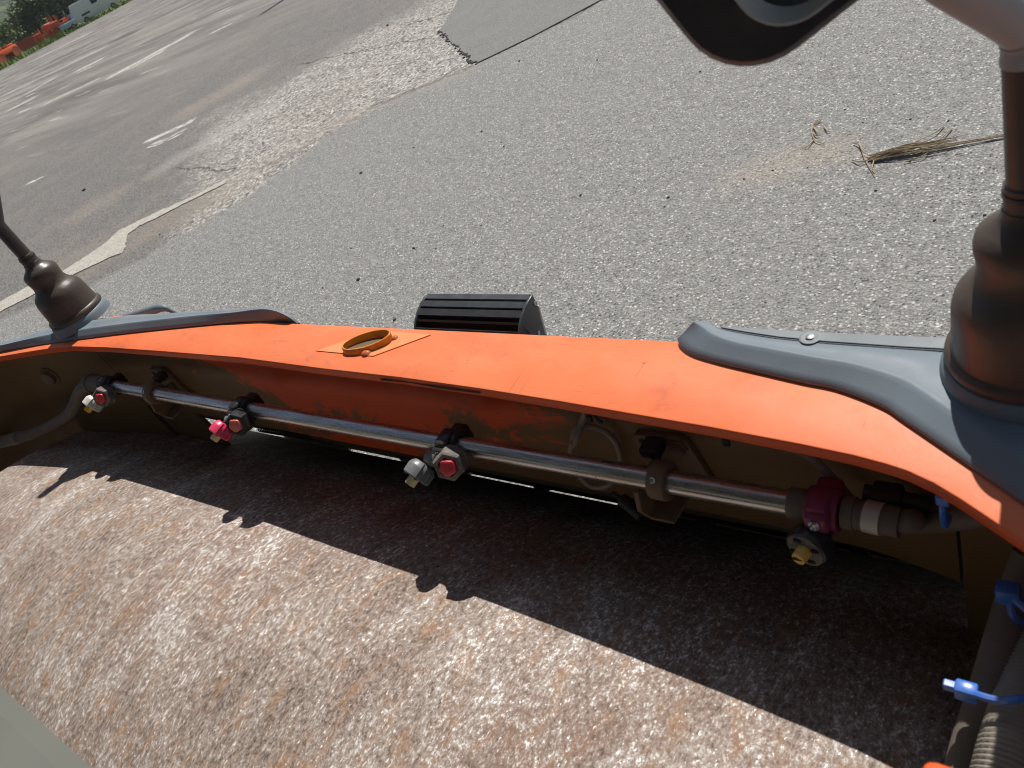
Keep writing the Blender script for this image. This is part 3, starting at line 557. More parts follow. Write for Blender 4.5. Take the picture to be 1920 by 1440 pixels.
# ---- mirror poles in rubber boots
BOOT = [(r_ * 1.04, h_) for r_, h_ in [(.048, 0), (.0525, .002), (.0535, .006), (.0525, .0105), (.0490, .013), (.0482, .018), (.0470, .040), (.0462, .050), (.0440, .058), (.0400, .064), (.0355, .068), (.0325, .072), (.0306, .077), (.0300, .082), (.0306, .088), (.0315, .094), (.0315, .100), (.0298, .106), (.0245, .111), (.0190, .115), (.0160, .119), (.0155, .124), (.0145, .1245), (.0142, .140), (.0126, .141)]]
def boot(base, axis, par_label):
    base = Vector(base); axis = Vector(axis).normalized()
    b = BM(); lathe(b, base, axis, BOOT, 48); bo = link('rubber_boot', b, 'rubber', ROOT, 45, par_label)
    b = BM(); lathe(b, base - Vector((0, 0, .012)), axis, [(.060, -.004), (.0585, .006), (.0560, .0130), (.0545, .0138), (.0530, .0130), (.050, .009)], 48, cap=False); link('boot_collar', b, 'plastic', bo, 60)
    b = BM(); lathe(b, base, axis, [(.0142, .1325), (.0158, .133), (.0158, .136), (.0142, .1365)], 24); link('clamp_band', b, 'black', bo, 40)
    return bo
RB = Vector((-.0535, .490, 1.361)); LB = Vector((-1.634, .485, 1.361))
boot(RB, (-.01, .0, 1), 'dusty black rubber boot on the mirror pole'); boot(LB, (-.02, .01, 1), 'dusty black rubber boot on the far pole')
pt = RB + Vector((-.003, 0, .226))
bm = BM(); tube(bm, [RB + Vector((-.0015, 0, .138)), pt], [.0132, .0128], 24); pr = link('mirror_pole', bm, 'pole', ROOT, 40)
bm = BM(); tube(bm, spline([pt + Vector((0, 0, -.010)), pt + Vector((0, 0, .004)), pt + Vector((-.007, -.006, .018)), pt + Vector((-.036, -.028, .058)), pt + Vector((-.07, -.05, .11)), pt + Vector((-.09, -.05, .15))], 6), [.0136] * 8 + [.0128] * 23, 20); link('pole_elbow', bm, 'arm', pr, 50)
bm = BM(); tube(bm, [LB + Vector((-.0027, .0013, .136)), LB + Vector((-.0042, .002, .208)), LB + Vector((-.0042, .002, .208)) + sd * .05, LB + Vector((-.0042, .002, .208)) + sd * .3, LB + Vector((-.0042, .002, .208)) + sd * .55], .0128, 20); pl = link('mirror_pole', bm, 'pole', ROOT, 40)  # out-of-view upper part leans along the sun to keep its shadow short
# ---- mirror head
e1 = Vector((.90, 0, .436)); e2 = Vector((-.436, 0, .90)); nrm = Vector((.20, -.97, .08)).normalized()
e1 = (e1 - nrm * e1.dot(nrm)).normalized(); e2 = nrm.cross(e1); e2 = e2 if e2.z > 0 else -e2
corner = Vector((-.176, .385, 1.629)); W_, H_ = .15, .21; mc = corner + e1 * W_ / 2 + e2 * H_ / 2
def rrect(w_, h_, r_, n=8):
    out = []
    for sx, sy, a0 in ((1, 1, 0), (-1, 1, 90), (-1, -1, 180), (1, -1, 270)):
        for k in range(n + 1):
            a = math.radians(a0 + 90 * k / n); out.append(((w_ / 2 - r_) * sx + r_ * math.cos(a), (h_ / 2 - r_) * sy + r_ * math.sin(a)))
    return out
def rings_mesh(spec, mats, name, par, sharp=50, cap0=True, cap1=True):
    bm = BM(); rg = []
    for w_, h_, r_, dep, sx in spec: rg.append([bm.verts.new(mc + e1 * (a + sx) + e2 * b + nrm * dep) for a, b in rrect(w_, h_, r_)])
    for a, b in zip(rg, rg[1:]):
        for k in range(len(a)): bm.faces.new((a[k], a[(k + 1) % len(a)], b[(k + 1) % len(b)], b[k]))
    if cap0: bm.faces.new(rg[0])
    if cap1: bm.faces.new(rg[-1])
    return link(name, bm, mats, par, sharp)
mh = rings_mesh([(.09, .15, .03, -.055, 0), (.12, .18, .04, -.05, 0), (.142, .202, .040, -.03, 0), (.15, .21, .039, -.008, 0), (.149, .209, .039, .0, 0), (.142, .202, .036, .004, 0), (.112, .192, .026, .0035, .012), (.108, .188, .024, .000, .012), (.106, .186, .023, -.012, .012)], 'black', 'mirror_head', ROOT, 40, True, False)
rings_mesh([(.1125, .1925, .026, .0042, .012), (.110, .190, .025, .004, .012), (.106, .186, .023, -.002, .012), (.103, .183, .022, -.0098, .012)], 'rim', 'mirror_rim', mh, 60, False, False)
rings_mesh([(.106, .186, .023, -.0100, .012), (.1059, .1859, .023, -.0097, .012)], 'mirror', 'mirror_glass', mh)

# ---- work light on the front of the beam
LX0, LX1 = -.766, -.584; lc = (.592, 1.274)
wl = None
prof2 = []   # D profile, local (y,z)
for k in range(15):
    a = math.radians(96 + 172 * k / 14); prof2.append((lc[0] + .008 + .062 * math.cos(a), lc[1] + .052 * math.sin(a)))
prof2 += [(lc[0] - .012, lc[1] - .056), (lc[0] - .001, lc[1] + .012), (lc[0] + .006, lc[1] + .03), (lc[0] + .006, lc[1] + .051)]
core = [(lc[0] + (y - lc[0]) * .80, lc[1] + (z - lc[1]) * .80) for y, z in prof2]
bm = BM(); prism(bm, [(LX0, y, z) for y, z in core], (LX1 - LX0, 0, 0)); wl = link('work_light', bm, 'recess_shade', ROOT, None, 'small black finned work light in front of the orange plate')  # core coloured near-black so the spaces between fins look shaded
for k in range(0, 13):
    y, z = prof2[k]; cy, cz = lc[0] + .006, lc[1]; bm = BM()
    d = Vector((0, y - cy, z - cz)); tn = Vector((0, -d.z, d.y)).normalized() * (.0046 if k < 3 else .0018)
    if k >= 3: tn = Vector((0, .25, 1)).normalized() * .0018; d = Vector((0, d.y, d.z))
    p0 = Vector((LX0 + .002, cy, cz)) + d * .72; p1 = Vector((LX0 + .002, cy, cz)) + d * 1.0
    prism(bm, [p0 - tn, p1 - tn, p1 + tn, p0 + tn], (LX1 - LX0 - .004, 0, 0)); link('fin', bm, 'alu', wl)
for x in (LX0, LX1):
    bm = BM(); prism(bm, [(x - .002, lc[0] + (y - lc[0]) * 1.02, lc[1] + (z - lc[1]) * 1.01) for y, z in prof2], (.004, 0, 0), .0008, 2); bmesh.ops.triangulate(bm, faces=[f for f in bm.faces if len(f.verts) > 4]); link('end_plate', bm, 'alu', wl, 30)
for y, z in ((lc[0] + .003, lc[1] + .040), (lc[0] - .014, lc[1] + .006)):
    bm = BM(); lathe(bm, (LX1 + .002, y, z), (1, 0, 0), [(.0034, 0), (.0034, .0008), (.0022, .0016), (.0014, .0008)], 14); link('screw', bm, 'steel', wl, 40)
bm = BM(); prism(bm, [(LX0 + .002, lc[0] + .009, lc[1] + .030), (LX0 + .002, lc[0] - .010, lc[1] - .050), (LX0 + .002, lc[0] - .006, lc[1] - .050), (LX0 + .002, lc[0] + .012, lc[1] + .030)], (LX1 - LX0 - .004, 0, 0)); link('lens', bm, 'whitecap', wl)
for x in (LX0, LX1):
    bm = BM(); box(bm, (x - .002, .512, 1.20), (x + .002, .60, 1.228)); link('light_bracket', bm, 'alu', wl)

# ---- spray bar
BY, BZ = .403, 1.255; BR = .0116
bm = BM(); tube(bm, [(-1.533, BY, BZ), (-.211, BY, BZ)], BR, 28); bar = link('spray_bar', bm, 'tube', ROOT, 40, 'bright steel spray tube above the drum')
bm = BM(); tube(bm, [(-.218, BY, BZ), (-.182, BY, BZ)], BR + .0022, 20); link('rubber_sleeve', bm, 'hose', bar, 40)
for x, dp in ((-.341, .01), (-1.338, -.022)):
    b = BM(); xp = x + dp
    P = [(xp - .064, 1.256), (xp - .058, 1.263), (xp - .010, 1.267), (xp, 1.260), (xp + .012, 1.205), (xp + .012, 1.185), (xp - .06, 1.185)]
    prism(b, [(a, .4562, c) for a, c in P], (0, -.008, 0), .0015, 2)
    br = link('bracket', b, 'bracket', bar, 35, 'olive brown bracket holding the spray tube')
    b = BM(); xa = x - .034
    prism(b, [(xa, .448, 1.235), (xa, .41, 1.243), (xa, .395, 1.238), (xa, .389, 1.216), (xa, .397, 1.196), (xa, .43, 1.191), (xa, .448, 1.20)], (.006, 0, 0), .001, 1)
    prism(b, [(xa + .005, .397, 1.193), (xa + .032, .397, 1.193), (xa + .042, .448, 1.201), (xa + .005, .448, 1.201)], (0, 0, .004), .0008, 1); link('bracket_arm', b, 'bracket', br, 35)
    b = BM(); lathe(b, (x - .008, BY, BZ), (1, 0, 0), [(BR + .0005, 0), (.0185, .0), (.0192, .001), (.0192, .016), (.0185, .017), (BR + .0005, .017)], 32, cap=False); link('pipe_ring', b, 'bracket', br, 40)
    b = BM(); lathe(b, (x, BY - .0125, BZ + .0142), (0, -.66, .75), [(.0032, 0), (.0032, .0012), (.0016, .0004)], 12); link('set_screw', b, 'steel', br, 40)
    b = BM(); lathe(b, (xp - .012, .448, 1.253), (0, -1, 0), [(.0115, 0), (.0115, .002), (.0095, .0025), (.0095, .008), (.008, .0095)], 6); link('bolt', b, 'bracket', br, 20)
    for hx_, hz_ in ((-.052, 1.254), (.002, 1.21)):
        b = BM(); lathe(b, (xp + hx_, .4484, hz_), (0, -1, 0), [(.0042, 0), (.0042, .0006)], 14); link('bolt_hole', b, 'recess_shade', br)  # flat black disc painted for the dark inside a hole
    b = BM(); box(b, (x - .034, .426, 1.254), (x - .012, .447, 1.267), .003, 2); link('rubber_pad', b, 'black', br, 40)
def hexm(a, i): return 1 / math.cos((a + math.pi / 6) % (math.pi / 3) - math.pi / 6) * .93
def nozzle(x, cap_mat, body_mat, nut_mat, plug_mat, tip_mat, label, pinkclamp=False, single=False):
    c0 = Vector((x, BY, BZ)); b = BM()
    # saddle clamp over the tube
    lathe(b, c0 + Vector((-.013, 0, 0)), (1, 0, 0), [(BR + .0008, 0), (.0175, 0), (.0185, .0015), (.0185, .0245), (.0175, .026), (BR + .0008, .026)], 28, cap=False)
    box(b, (x - .010, BY - .026, BZ - .002), (x + .010, BY - .008, BZ + .017), .004, 2)
    box(b, (x - .011, BY + .010, BZ - .012), (x + .011, BY + .026, BZ + .012), .004, 2)
    box(b, (x - .009, BY - .02, BZ + .012), (x + .009, BY + .008, BZ + .0225), .005, 2)
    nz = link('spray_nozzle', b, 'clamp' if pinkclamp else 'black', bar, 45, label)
    b = BM(); lathe(b, c0 + Vector((0, -.026, .010)), (0, -.9, .3), [(.0048, 0), (.0048, .002), (.003, .0035), (.0015, .002)], 14); link('clamp_screw', b, 'steel', nz, 40)
    if single:
        b = BM(); tube(b, spline([c0 + Vector((0, -.010, -.006)), c0 + Vector((-.002, -.016, -.012)), c0 + Vector((-.006, -.022, -.017))], 4), .0105, 14); link('nozzle_body', b, 'black', nz, 45)
        ax = Vector((-.18, -.80, .10)).normalized(); p = c0 + Vector((-.005, -.020, -.016))
        b = BM(); lathe(b, p, ax, [(.0165, 0), (.0185, .002), (.0185, .012), (.0172, .0155), (.016, .016)], 24, lambda a, i: 1 + .05 * math.cos(4 * a)); cp = link('cap', b, 'black', nz, 35)
        b = BM(); lathe(b, p, ax, [(.0158, .0161), (.0157, .0168), (.006, .0168)], 24, cap=False); link('cap_face', b, 'dustycap', nz, 35)
        u, v = frame_of(ax)
        for k in range(4):
            a = k * math.pi / 2 + .5; b = BM(); q = p + ax * .0172 + (u * math.cos(a) + v * math.sin(a)) * .0112; box(b, q - Vector((.003, .0012, .0014)), q + Vector((.003, .0012, .0014))); link('cap_slot', b, 'recess_shade', nz)  # black blocks give the slots their shaded look
        b = BM(); lathe(b, p, ax, [(.0062, .014), (.0062, .026), (.0056, .0275)], 20); link('spray_tip', b, tip_mat, nz, 40)
        b = BM(); q = p + ax * .0277; box(b, q - Vector((.005, .0006, .0007)), q + Vector((.005, .0006, .0007))); link('tip_slot', b, 'recess_shade', nz)
        return nz
    # check-valve nut facing back and up
    ax = Vector((.40, -.74, .30)).normalized(); p = c0 + Vector((.010, -.018, -.003))
    b = BM(); lathe(b, p, ax, [(.0125, -.012), (.0135, 0), (.0185, .001), (.0192, .002), (.0192, .006), (.0175, .0065)], 30); lathe(b, p, ax, [(.0178, .006), (.0184, .007), (.0180, .0205), (.0162, .0225), (.0118, .0225), (.0112, .019)], 60, hexm, False); link('cap_nut', b, nut_mat, nz, 35)
    b = BM(); lathe(b, p, ax, [(.0105, .018), (.0105, .021), (.0092, .0255), (.006, .0268)], 24, lambda a, i: 1 + .10 * (1 if math.cos(5 * a) > .3 else 0)); link('plug', b, plug_mat, nz, 40)
    # side outlet with winged cap and spray tip
    p2 = c0 + Vector((-.036, -.031, -.012)); b = BM()
    tube(b, spline([c0 + Vector((.004, -.012, -.004)), c0 + Vector((-.012, -.020, -.006)), p2 + Vector((.006, .010, .004))], 4), .0095, 14)
    lathe(b, c0 + Vector((-.008, -.018, -.004)), (-.7, -.5, -.1), [(.011, 0), (.0125, .002), (.0125, .006), (.011, .008)], 16); link('nozzle_body', b, body_mat, nz, 45)
    ax2 = Vector((-.25, -.85, -.25)).normalized()
    b = BM(); lathe(b, p2 - ax2 * -.0, ax2, [(.010, -.004), (.0128, -.003), (.0160, .002), (.0165, .004), (.0162, .0155), (.0148, .0168), (.0085, .0168), (.0078, .012)], 48, lambda a, i: (1 + (.17 if abs(math.cos(1.5 * a)) > .80 else -.06 if abs(math.cos(1.5 * a)) < .35 else .03) if 1 <= i <= 5 else 1), False)
    wc = link('winged_cap', b, cap_mat, nz, 24); u2, v2 = frame_of(ax2)
    for k in range(4):
        a = .5 + k * math.pi / 2; b = BM(); q = p2 + ax2 * .0170 + (u2 * math.cos(a) + v2 * math.sin(a)) * .0120; box(b, q - Vector((.0022, .0008, .0012)), q + Vector((.0022, .0008, .0012))); link('cap_slot', b, 'recess_shade', nz)
    b = BM(); lathe(b, p2, ax2, [(.0068, .008), (.0068, .0255), (.0060, .027), (.001, .0272)], 20); link('spray_tip', b, tip_mat, nz, 40)
    b = BM(); q = p2 + ax2 * .0274; box(b, q - Vector((.0055, .0006, .0007)), q + Vector((.0055, .0006, .0007))); link('tip_slot', b, 'recess_shade', nz)
    return nz
nozzle(-1.500, 'whitecap', 'black', 'dustycap', 'red', 'yellow', 'dark spray nozzle with red plug beside the hose connector')
nozzle(-1.049, 'pink', 'greyplastic', 'black', 'salmon', 'cream', 'spray nozzle with magenta cap and black nut')
nozzle(-.614, 'greyplastic', 'greyplastic', 'dustycap', 'red', 'cream', 'spray nozzle with grey cap and dusty nut')
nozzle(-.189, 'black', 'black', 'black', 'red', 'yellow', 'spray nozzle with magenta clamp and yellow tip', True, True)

# ---- hoses and connectors at the ends of the bar
def hose(name, pts, r, mat, par=ROOT, n=8, seg=14, label=None):
    b = BM(); tube(b, spline(pts, n), r, seg); return link(name, b, mat, par, 60, label)
b = BM(); tube(b, [(-1.533, BY, BZ), (-1.580, BY - .002, BZ)], .0170, 20); tube(b, [(-1.580, BY - .002, BZ), (-1.593, BY - .003, BZ)], .0195, 20); link('hose_coupling', b, 'hose', bar, 40)
b = BM(); tube(b, [(-1.525, BY, BZ), (-1.538, BY, BZ)], .0150, 20); link('white_washer', b, 'tape', bar, 40)
hose('water_hose', [(-1.588, BY - .002, BZ), (-1.63, BY - .015, BZ - .012), at_y(130, 775, .36), at_y(85, 803, .325), at_y(40, 819, .295), at_y(0, 829, .275), at_y(-40, 838, .26), at_y(-160, 855, .23)], .0125, 'hose', label='dusty black water hose at the left end')
hose('hose_sleeve', [at_y(36, 820, .293), at_y(0, 829, .275), at_y(-60, 842, .255)], .0145, 'conduit')
b = BM(); tube(b, [(-.174, BY, BZ), (-.165, BY, BZ)], .0140, 20); tube(b, [(-.165, BY, BZ), (-.131, BY - .001, BZ)], .0126, 20); link('hose_coupling', b, 'hose', bar, 40)
b = BM(); tube(b, [(-.157, BY, BZ), (-.144, BY - .001, BZ)], .0136, 20); link('hose_crimp', b, 'tape', bar, 40)
hose('water_hose', [(-.132, BY - .001, BZ), (-.122, BY + .002, BZ + .002), at_y(1700, 982, .422), at_y(1780, 975, .412), at_y(1870, 962, .395), at_y(2000, 960, .37)], .0090, 'hose', label='brown water hose at the right end')
b = BM(); q = at_y(1665, 935, .422); box(b, q - Vector((.012, .010, .010)), q + Vector((.012, .010, .012)), .004, 2); tube(b, [q + Vector((-.018, 0, .004)), q + Vector((.03, 0, .0))], .007, 12); link('sensor_plug', b, 'black', ROOT, 40)
# cable under the plate and its loop
cab1 = [at_y(1050, 812, .445), at_y(1076, 835, .44), at_y(1088, 800, .44), at_y(1104, 770, .440), at_y(1150, 775, .438), at_y(1250, 792, .436), at_y(1360, 812, .434), at_y(1440, 828, .434), at_y(1510, 852, .436), at_y(1560, 895, .437), at_y(1595, 935, .432), at_y(1612, 950, .425)]
hose('sensor_cable', cab1[1:], .0037, 'cable', n=8, seg=10, label='grey cable under the plate edge')
hose('sensor_cable', [at_y(1072, 830, .440), at_y(1080, 805, .444), at_y(1110, 800, .446), at_y(1145, 818, .447), at_y(1162, 850, .447), at_y(1160, 885, .445), at_y(1140, 910, .438), at_y(1110, 912, .436), at_y(1085, 890, .436), at_y(1070, 850, .438), at_y(1074, 828, .439)], .0033, 'cable', n=8, seg=10, label='grey cable loop behind the tube')
for x, y in ((1104, 770), (1362, 813)):
    q = at_y(x, y, .439); b = BM(); lathe(b, q + Vector((-.003, 0, 0)), (1, 0, 0), [(.0042, 0), (.0055, .0005), (.0055, .0045), (.0042, .005)], 14, cap=False); box(b, q + Vector((-.004, -.006, -.012)), q + Vector((.003, -.002, -.003)), .001, 1)
    if x < 1200: tube(b, [q + Vector((-.02, 0, .006)), q + Vector((0, 0, .004)), q + Vector((.010, -.004, -.008)), q + Vector((.014, -.004, -.012))], .0019, 6)
    link('cable_tie', b, 'black', ROOT, 40)
hose('tape_tail', [at_y(1150, 925, .43), at_y(1168, 938, .42), at_y(1190, 955, .415), at_y(1205, 968, .41)], [.003] * 8 + [.008] * 16 + [.006], 'black', seg=8)
b = BM(); a0 = at_y(1768, 928, .385); a1 = at_y(1772, 985, .385); tube(b, spline([a0 + Vector((0, .012, .006)), a0, (a0 + a1) / 2 + Vector((0, -.004, 0)), a1, a1 + Vector((0, .012, -.004))], 4), .0026, 8); box(b, a0 + Vector((-.004, -.006, -.006)), a0 + Vector((.005, .003, .004)), .001, 1); link('cable_tie', b, 'blue', ROOT, 40, 'bright blue cable tie')

# ---- hose bundle hanging over the right end of the drum
hose('bundle_tube', [at_y(1935, 1040, .40), at_y(1902, 1130, .375), at_y(1878, 1210, .345), at_y(1852, 1300, .308), at_y(1820, 1400, .272), at_y(1790, 1520, .235)], .0125, 'hose', n=8, seg=16, label='brown hydraulic hose tied with blue ties')
hz = spline([at_y(1990, 1100, .395), at_y(1955, 1200, .36), at_y(1928, 1300, .315), at_y(1898, 1400, .27), at_y(1865, 1540, .22)], 14)
dense = []
for a, b_ in zip(hz, hz[1:]):
    for k in range(4): dense.append(a.lerp(b_, k / 4))
b = BM(); tube(b, dense, [.0185 + (.0012 if k % 4 < 2 else -.0006) for k in range(len(dense))], 18); link('corrugated_conduit', b, 'conduit', ROOT, 70, 'pale corrugated conduit beside the brown hose')
hose('bundle_tube', [at_y(1960, 1100, .405), at_y(1920, 1220, .365), at_y(1892, 1320, .322), at_y(1858, 1440, .275), at_y(1830, 1540, .24)], .0125, 'black', n=8, seg=14, label='black tube filling the dark space behind the brown hose')  # shade between brown hose and conduit, built as a black tube
q = at_y(1895, 1112, .365); b = BM(); box(b, q - Vector((.009, .006, .009)), q + Vector((.006, .006, .007)), .002, 2); tube(b, spline([q, q + Vector((.002, -.008, -.014)), q + Vector((.008, -.006, -.024))], 4), .003, 8); tube(b, spline([q, q + Vector((.014, -.012, .001)), q + Vector((.03, -.004, 0))], 4), .0032, 8); link('cable_tie', b, 'blue', ROOT, 40)
q = at_y(1803, 1290, .29); e = at_y(1920, 1303, .29); f = at_y(1990, 1310, .31); b = BM()
box(b, q - Vector((.004, .006, .008)), q + Vector((.010, .004, .006)), .002, 2); box(b, q - Vector((.011, .004, .003)), q + Vector((-.003, .002, .004)), .001, 1)
tube(b, spline([q, q.lerp(e, .3) + Vector((0, -.004, 0)), q.lerp(e, .65) + Vector((0, -.006, .0)), e + Vector((0, -.004, .002)), f], 5), .0027, 8); link('cable_tie', b, 'blue', ROOT, 40, 'bright blue cable tie with cut tail')
b = BM(); q = at_y(1795, 1490, .155); box(b, q + Vector((-.016, -.02, -.03)), q + Vector((.022, .012, .002)), .006, 3); box(b, q + Vector((.016, -.03, -.028)), q + Vector((.09, .008, -.006)), .005, 3); link('hose_guide', b, 'lip', ROOT, 45, 'orange rounded hose guide')

# ---- cab front behind the camera
b = BM(); prism(b, [(-1.75, -.0268, 1.55), (-1.75, -.034, 1.562), (-1.75, -.12, 1.575), (-1.75, -.12, 1.53), (-1.75, -.05, 1.535)], (1.95, 0, 0), .004, 2); cb = link('cab_sill', b, 'cab', ROOT, 40, 'grey green cab sill')
b = BM(); box(b, (-1.73, -.20, 1.24), (.18, -.125, 1.535), .01, 2); box(b, (-1.73, -.95, 1.30), (.18, -.165, 1.33), .01); link('cab_front_panel', b, 'cab', cb, 40)
for x in (-1.73, .10):
    for y in (-.20, -1.45):
        b = BM(); box(b, (x, y, 1.33), (x + .08, y + .08, 2.55), .015, 2); link('cab_pillar', b, 'dark', cb, 40)
b = BM(); box(b, (-1.85, -1.6, 2.55), (.30, .32, 2.66), .04, 3); link('cab_roof', b, 'cab', cb, 40)  # unseen front overhang drawn forward to cut skylight on the drum
b = BM(); box(b, (-1.65, -1.43, 1.33), (.10, -1.40, 2.55), .005); box(b, (-1.1, -1.2, 1.33), (-.5, -.7, 1.75), .06, 3); box(b, (-1.1, -1.3, 1.7), (-.5, -1.12, 2.35), .06, 3); link('cab_interior', b, 'dark', cb, 40)

b = BM(); box(b, (-2.0, -1.6, .55), (.15, -.72, 1.29), .05, 2); link('rear_shade_block', b, 'dark', ROOT, 40)  # unseen dark block added behind the drum to hold back ambient light

# ------------------------------------------------------------------ straw and loose stones
t = NT('dry_straw'); MT['straw'] = t.fin(t.mix(t.noise(t.obj(), 40, 4), (0.20, 0.145, 0.085), (0.52, 0.42, 0.27)), 0.7)
t = NT('dark_pebble'); MT['pebble'] = t.fin(t.mix(t.noise(t.obj(), 60, 3), (0.02, 0.02, 0.022), (0.06, 0.055, 0.05)), 0.8)
def stalk(par, pts, r):
    b = BM(); tube(b, [Vector(p) for p in pts], [r * (1 - .5 * k / (len(pts) - 1)) for k in range(len(pts))], 5); link('stalk', b, 'straw', par, 60)
sp = at_z(1632, 296, 0); st = empty('straw_clump', sp, 'long dry straw stalks twisted together on the asphalt', 'straw')
for k in range(26):
    a = at_z(1632 + random.uniform(-6, 10), 296 + random.uniform(-5, 6), .012)
    b_ = at_z(random.uniform(1690, 1780), 0, .012); ex = random.uniform(1680, 1800); q = (ex - 1632) / 250
    e = at_z(ex, 294 - 38 * q + random.uniform(-13, 7) * q * 1.6, random.uniform(.006, .03)); mid = a.lerp(e, .5) + Vector((random.uniform(-.02, .02), random.uniform(-.02, .02), random.uniform(.004, .022)))
    stalk(st, spline([a, mid, e], 4), random.uniform(.0018, .0040))
for k in range(5):
    stalk(st, spline([at_z(1640, 294 + k, .012), at_z(1720, 283 + random.uniform(-2, 2), .016), at_z(1800, 268 + random.uniform(-2, 2), .014), at_z(1905 + 5 * k, 249 + random.uniform(-2, 2), .010)], 4), .0042)
for pts in (((1600, 268), (1612, 272), (1622, 300), (1640, 325)), ((1610, 265), (1618, 283), (1630, 292)), ((1598, 300), (1615, 303), (1632, 298)), ((1640, 296), (1636, 312), (1640, 322)), ((1700, 303), (1730, 292), (1742, 284)), ((1770, 235), (1750, 250), (1712, 268)), ((1785, 240), (1760, 262), (1730, 272))):
    stalk(st, spline([at_z(x, y, .008 + .008 * (i % 2)) for i, (x, y) in enumerate(pts)], 4), .0032)
sp = at_z(1524, 240, 0); st = empty('straw_clump', sp, 'small curled wisp of dry straw on the asphalt', 'straw')
for pts in (((1535, 224), (1524, 232), (1522, 248), (1528, 262), (1546, 270)), ((1538, 226), (1526, 233), (1522, 245)), ((1524, 236), (1530, 245), (1536, 252)), ((1523, 250), (1531, 254), (1538, 254)), ((1545, 237), (1550, 244), (1556, 248)), ((1526, 262), (1516, 272), (1508, 278))):
    stalk(st, spline([at_z(x, y, .006 + .006 * (i % 2)) for i, (x, y) in enumerate(pts)], 4), .0038)
bm = BM(); vs_ = bmesh.ops.create_icosphere(bm, subdivisions=2, radius=1)['verts']
for v in vs_: v.co *= random.uniform(.8, 1.15)
peb0 = None
for i, (x, y, s) in enumerate([(158, 357, 7), (727, 48, 6), (903, 247, 5), (945, 275, 4), (974, 115, 5), (1089, 367, 6), (1253, 371, 6), (940, 267, 3), (1246, 388, 4), (672, 525, 8), (605, 540, 4), (740, 600, 7), (776, 466, 6), (832, 423, 4), (1752, 414, 6), (1846, 404, 6), (1449, 320, 5), (1642, 358, 6), (1514, 315, 4), (1707, 224, 5), (1778, 227, 4), (903, 423, 4), (677, 325, 6), (776, 277, 4), (1025, 36, 4), (1313, 135, 5), (1584, 206, 4), (817, 467, 4), (1618, 230, 4), (1706, 303, 5), (659, 466, 4), (1120, 113, 4), (300, 440, 4), (1395, 336, 4)]):
    p = at_z(x, y, 0); dist = (p - CAM).dot(fw); r = s * .5 * dist / F_PX
    if peb0 is None:
        me = bpy.data.meshes.new('pebble'); bm.to_mesh(me); bm.free(); me.materials.append(MT['pebble']); peb0 = bpy.data.objects.new('pebble', me); o = peb0
    else: o = peb0.copy()
    C.objects.link(o); o.location = (p.x, p.y, r * .35); o.scale = (r * random.uniform(.8, 1.2), r * random.uniform(.8, 1.2), r * .6); o.rotation_euler = (0, 0, random.uniform(0, 6))
    tag(o, 'small black pebble lying loose on the grey asphalt', 'pebble', 'loose black pebbles on the asphalt')

# ------------------------------------------------------------------ edge of the lot and what lies beyond
t = NT('rough_grass'); v = t.obj()
c = t.mix(t.rng(t.noise(v, .25, 6, .65), .3, .7), (0.045, 0.075, 0.018), (0.13, 0.14, 0.05)); c = t.mix(t.rng(t.noise(v, .6, 5), .58, .7), c, (0.24, 0.19, 0.12)); MT['grass'] = t.fin(c, .9)
A = Vector((-105.9, 43.7, 0)); B = Vector((-94.5, 57.2, 0)); dl = (B - A).normalized(); nl = Vector((-dl.y, dl.x, 0))
a0 = A - dl * 900; a1 = B + dl * 1500
tag(sheet('verge', [a0, a1, a1 + nl * 900, a0 + nl * 900], .02, 'grass'), kind='structure')
t = NT('grass_blades'); MT['blade'] = t.fin(t.mix(t.noise(t.obj(), .8, 3), (0.10, 0.19, 0.03), (0.26, 0.32, 0.07)), .8)
bm = BM()
for k in range(1500):
    q = random.random(); p = A - dl * 25 + dl * (q * 42) + nl * random.uniform(.3, 9); h = random.uniform(.25, .9) * (1.0 if .3 < q < .8 else .6); ww = random.uniform(.05, .14); a = random.uniform(0, 6.28)
    d = Vector((math.cos(a), math.sin(a), 0)) * ww; l = Vector((random.uniform(-.2, .2), random.uniform(-.2, .2), h))
    bm.faces.new([bm.verts.new(p - d), bm.verts.new(p + d), bm.verts.new(p + l)])
tag(link('tall_grass', bm, 'blade'), 'tall grass growing along the edge of the lot', 'grass', kind='stuff')
# hill
t = NT('wooded_hill'); v = t.obj()
c = t.mix(t.rng(t.noise(v, .05, 6, .7), .35, .65), (0.025, 0.045, 0.025), (0.075, 0.105, 0.045)); c = t.mix(t.rng(t.noise(v, .008, 4), .52, .6), c, (0.11, 0.14, 0.06)); t.bump(t.noise(v, .08, 5), .9, 12); MT['hill'] = t.fin(c, .95)
bm = BM(); NX, NY = 60, 24; gv = []
hd = far(60, 20, 1).normalized(); hp_ = Vector((-hd.y, hd.x, 0))
for j in range(NY):
    row = []
    for i in range(NX):
        q = j / (NY - 1); s_ = (i / (NX - 1) - .5) * 2600; r_ = 420 + q * 1500
        z = 230 * (q ** 1.2) * (1 + .25 * math.sin(s_ * .004 + 1) + .15 * math.sin(s_ * .011)) + random.uniform(-4, 4) * q - 4
        p = hd * r_ + hp_ * s_; row.append(bm.verts.new((p.x, p.y, z)))
    gv.append(row)
for a, b_ in zip(gv, gv[1:]):
    for i in range(NX - 1): bm.faces.new((a[i], a[i + 1], b_[i + 1], b_[i]))
tag(link('hill', bm, 'hill', None, 180), kind='structure')
hill_q = lambda px, py, d: (lambda r: CAM + r * (d / Vector((r.x, r.y, 0)).length))(ray(px, py))
t = NT('house_wall'); MT['housewall'] = t.fin(t.mix(t.noise(t.obj(), .3, 3), (0.6, 0.56, 0.5), (0.75, 0.72, 0.66)), .8)
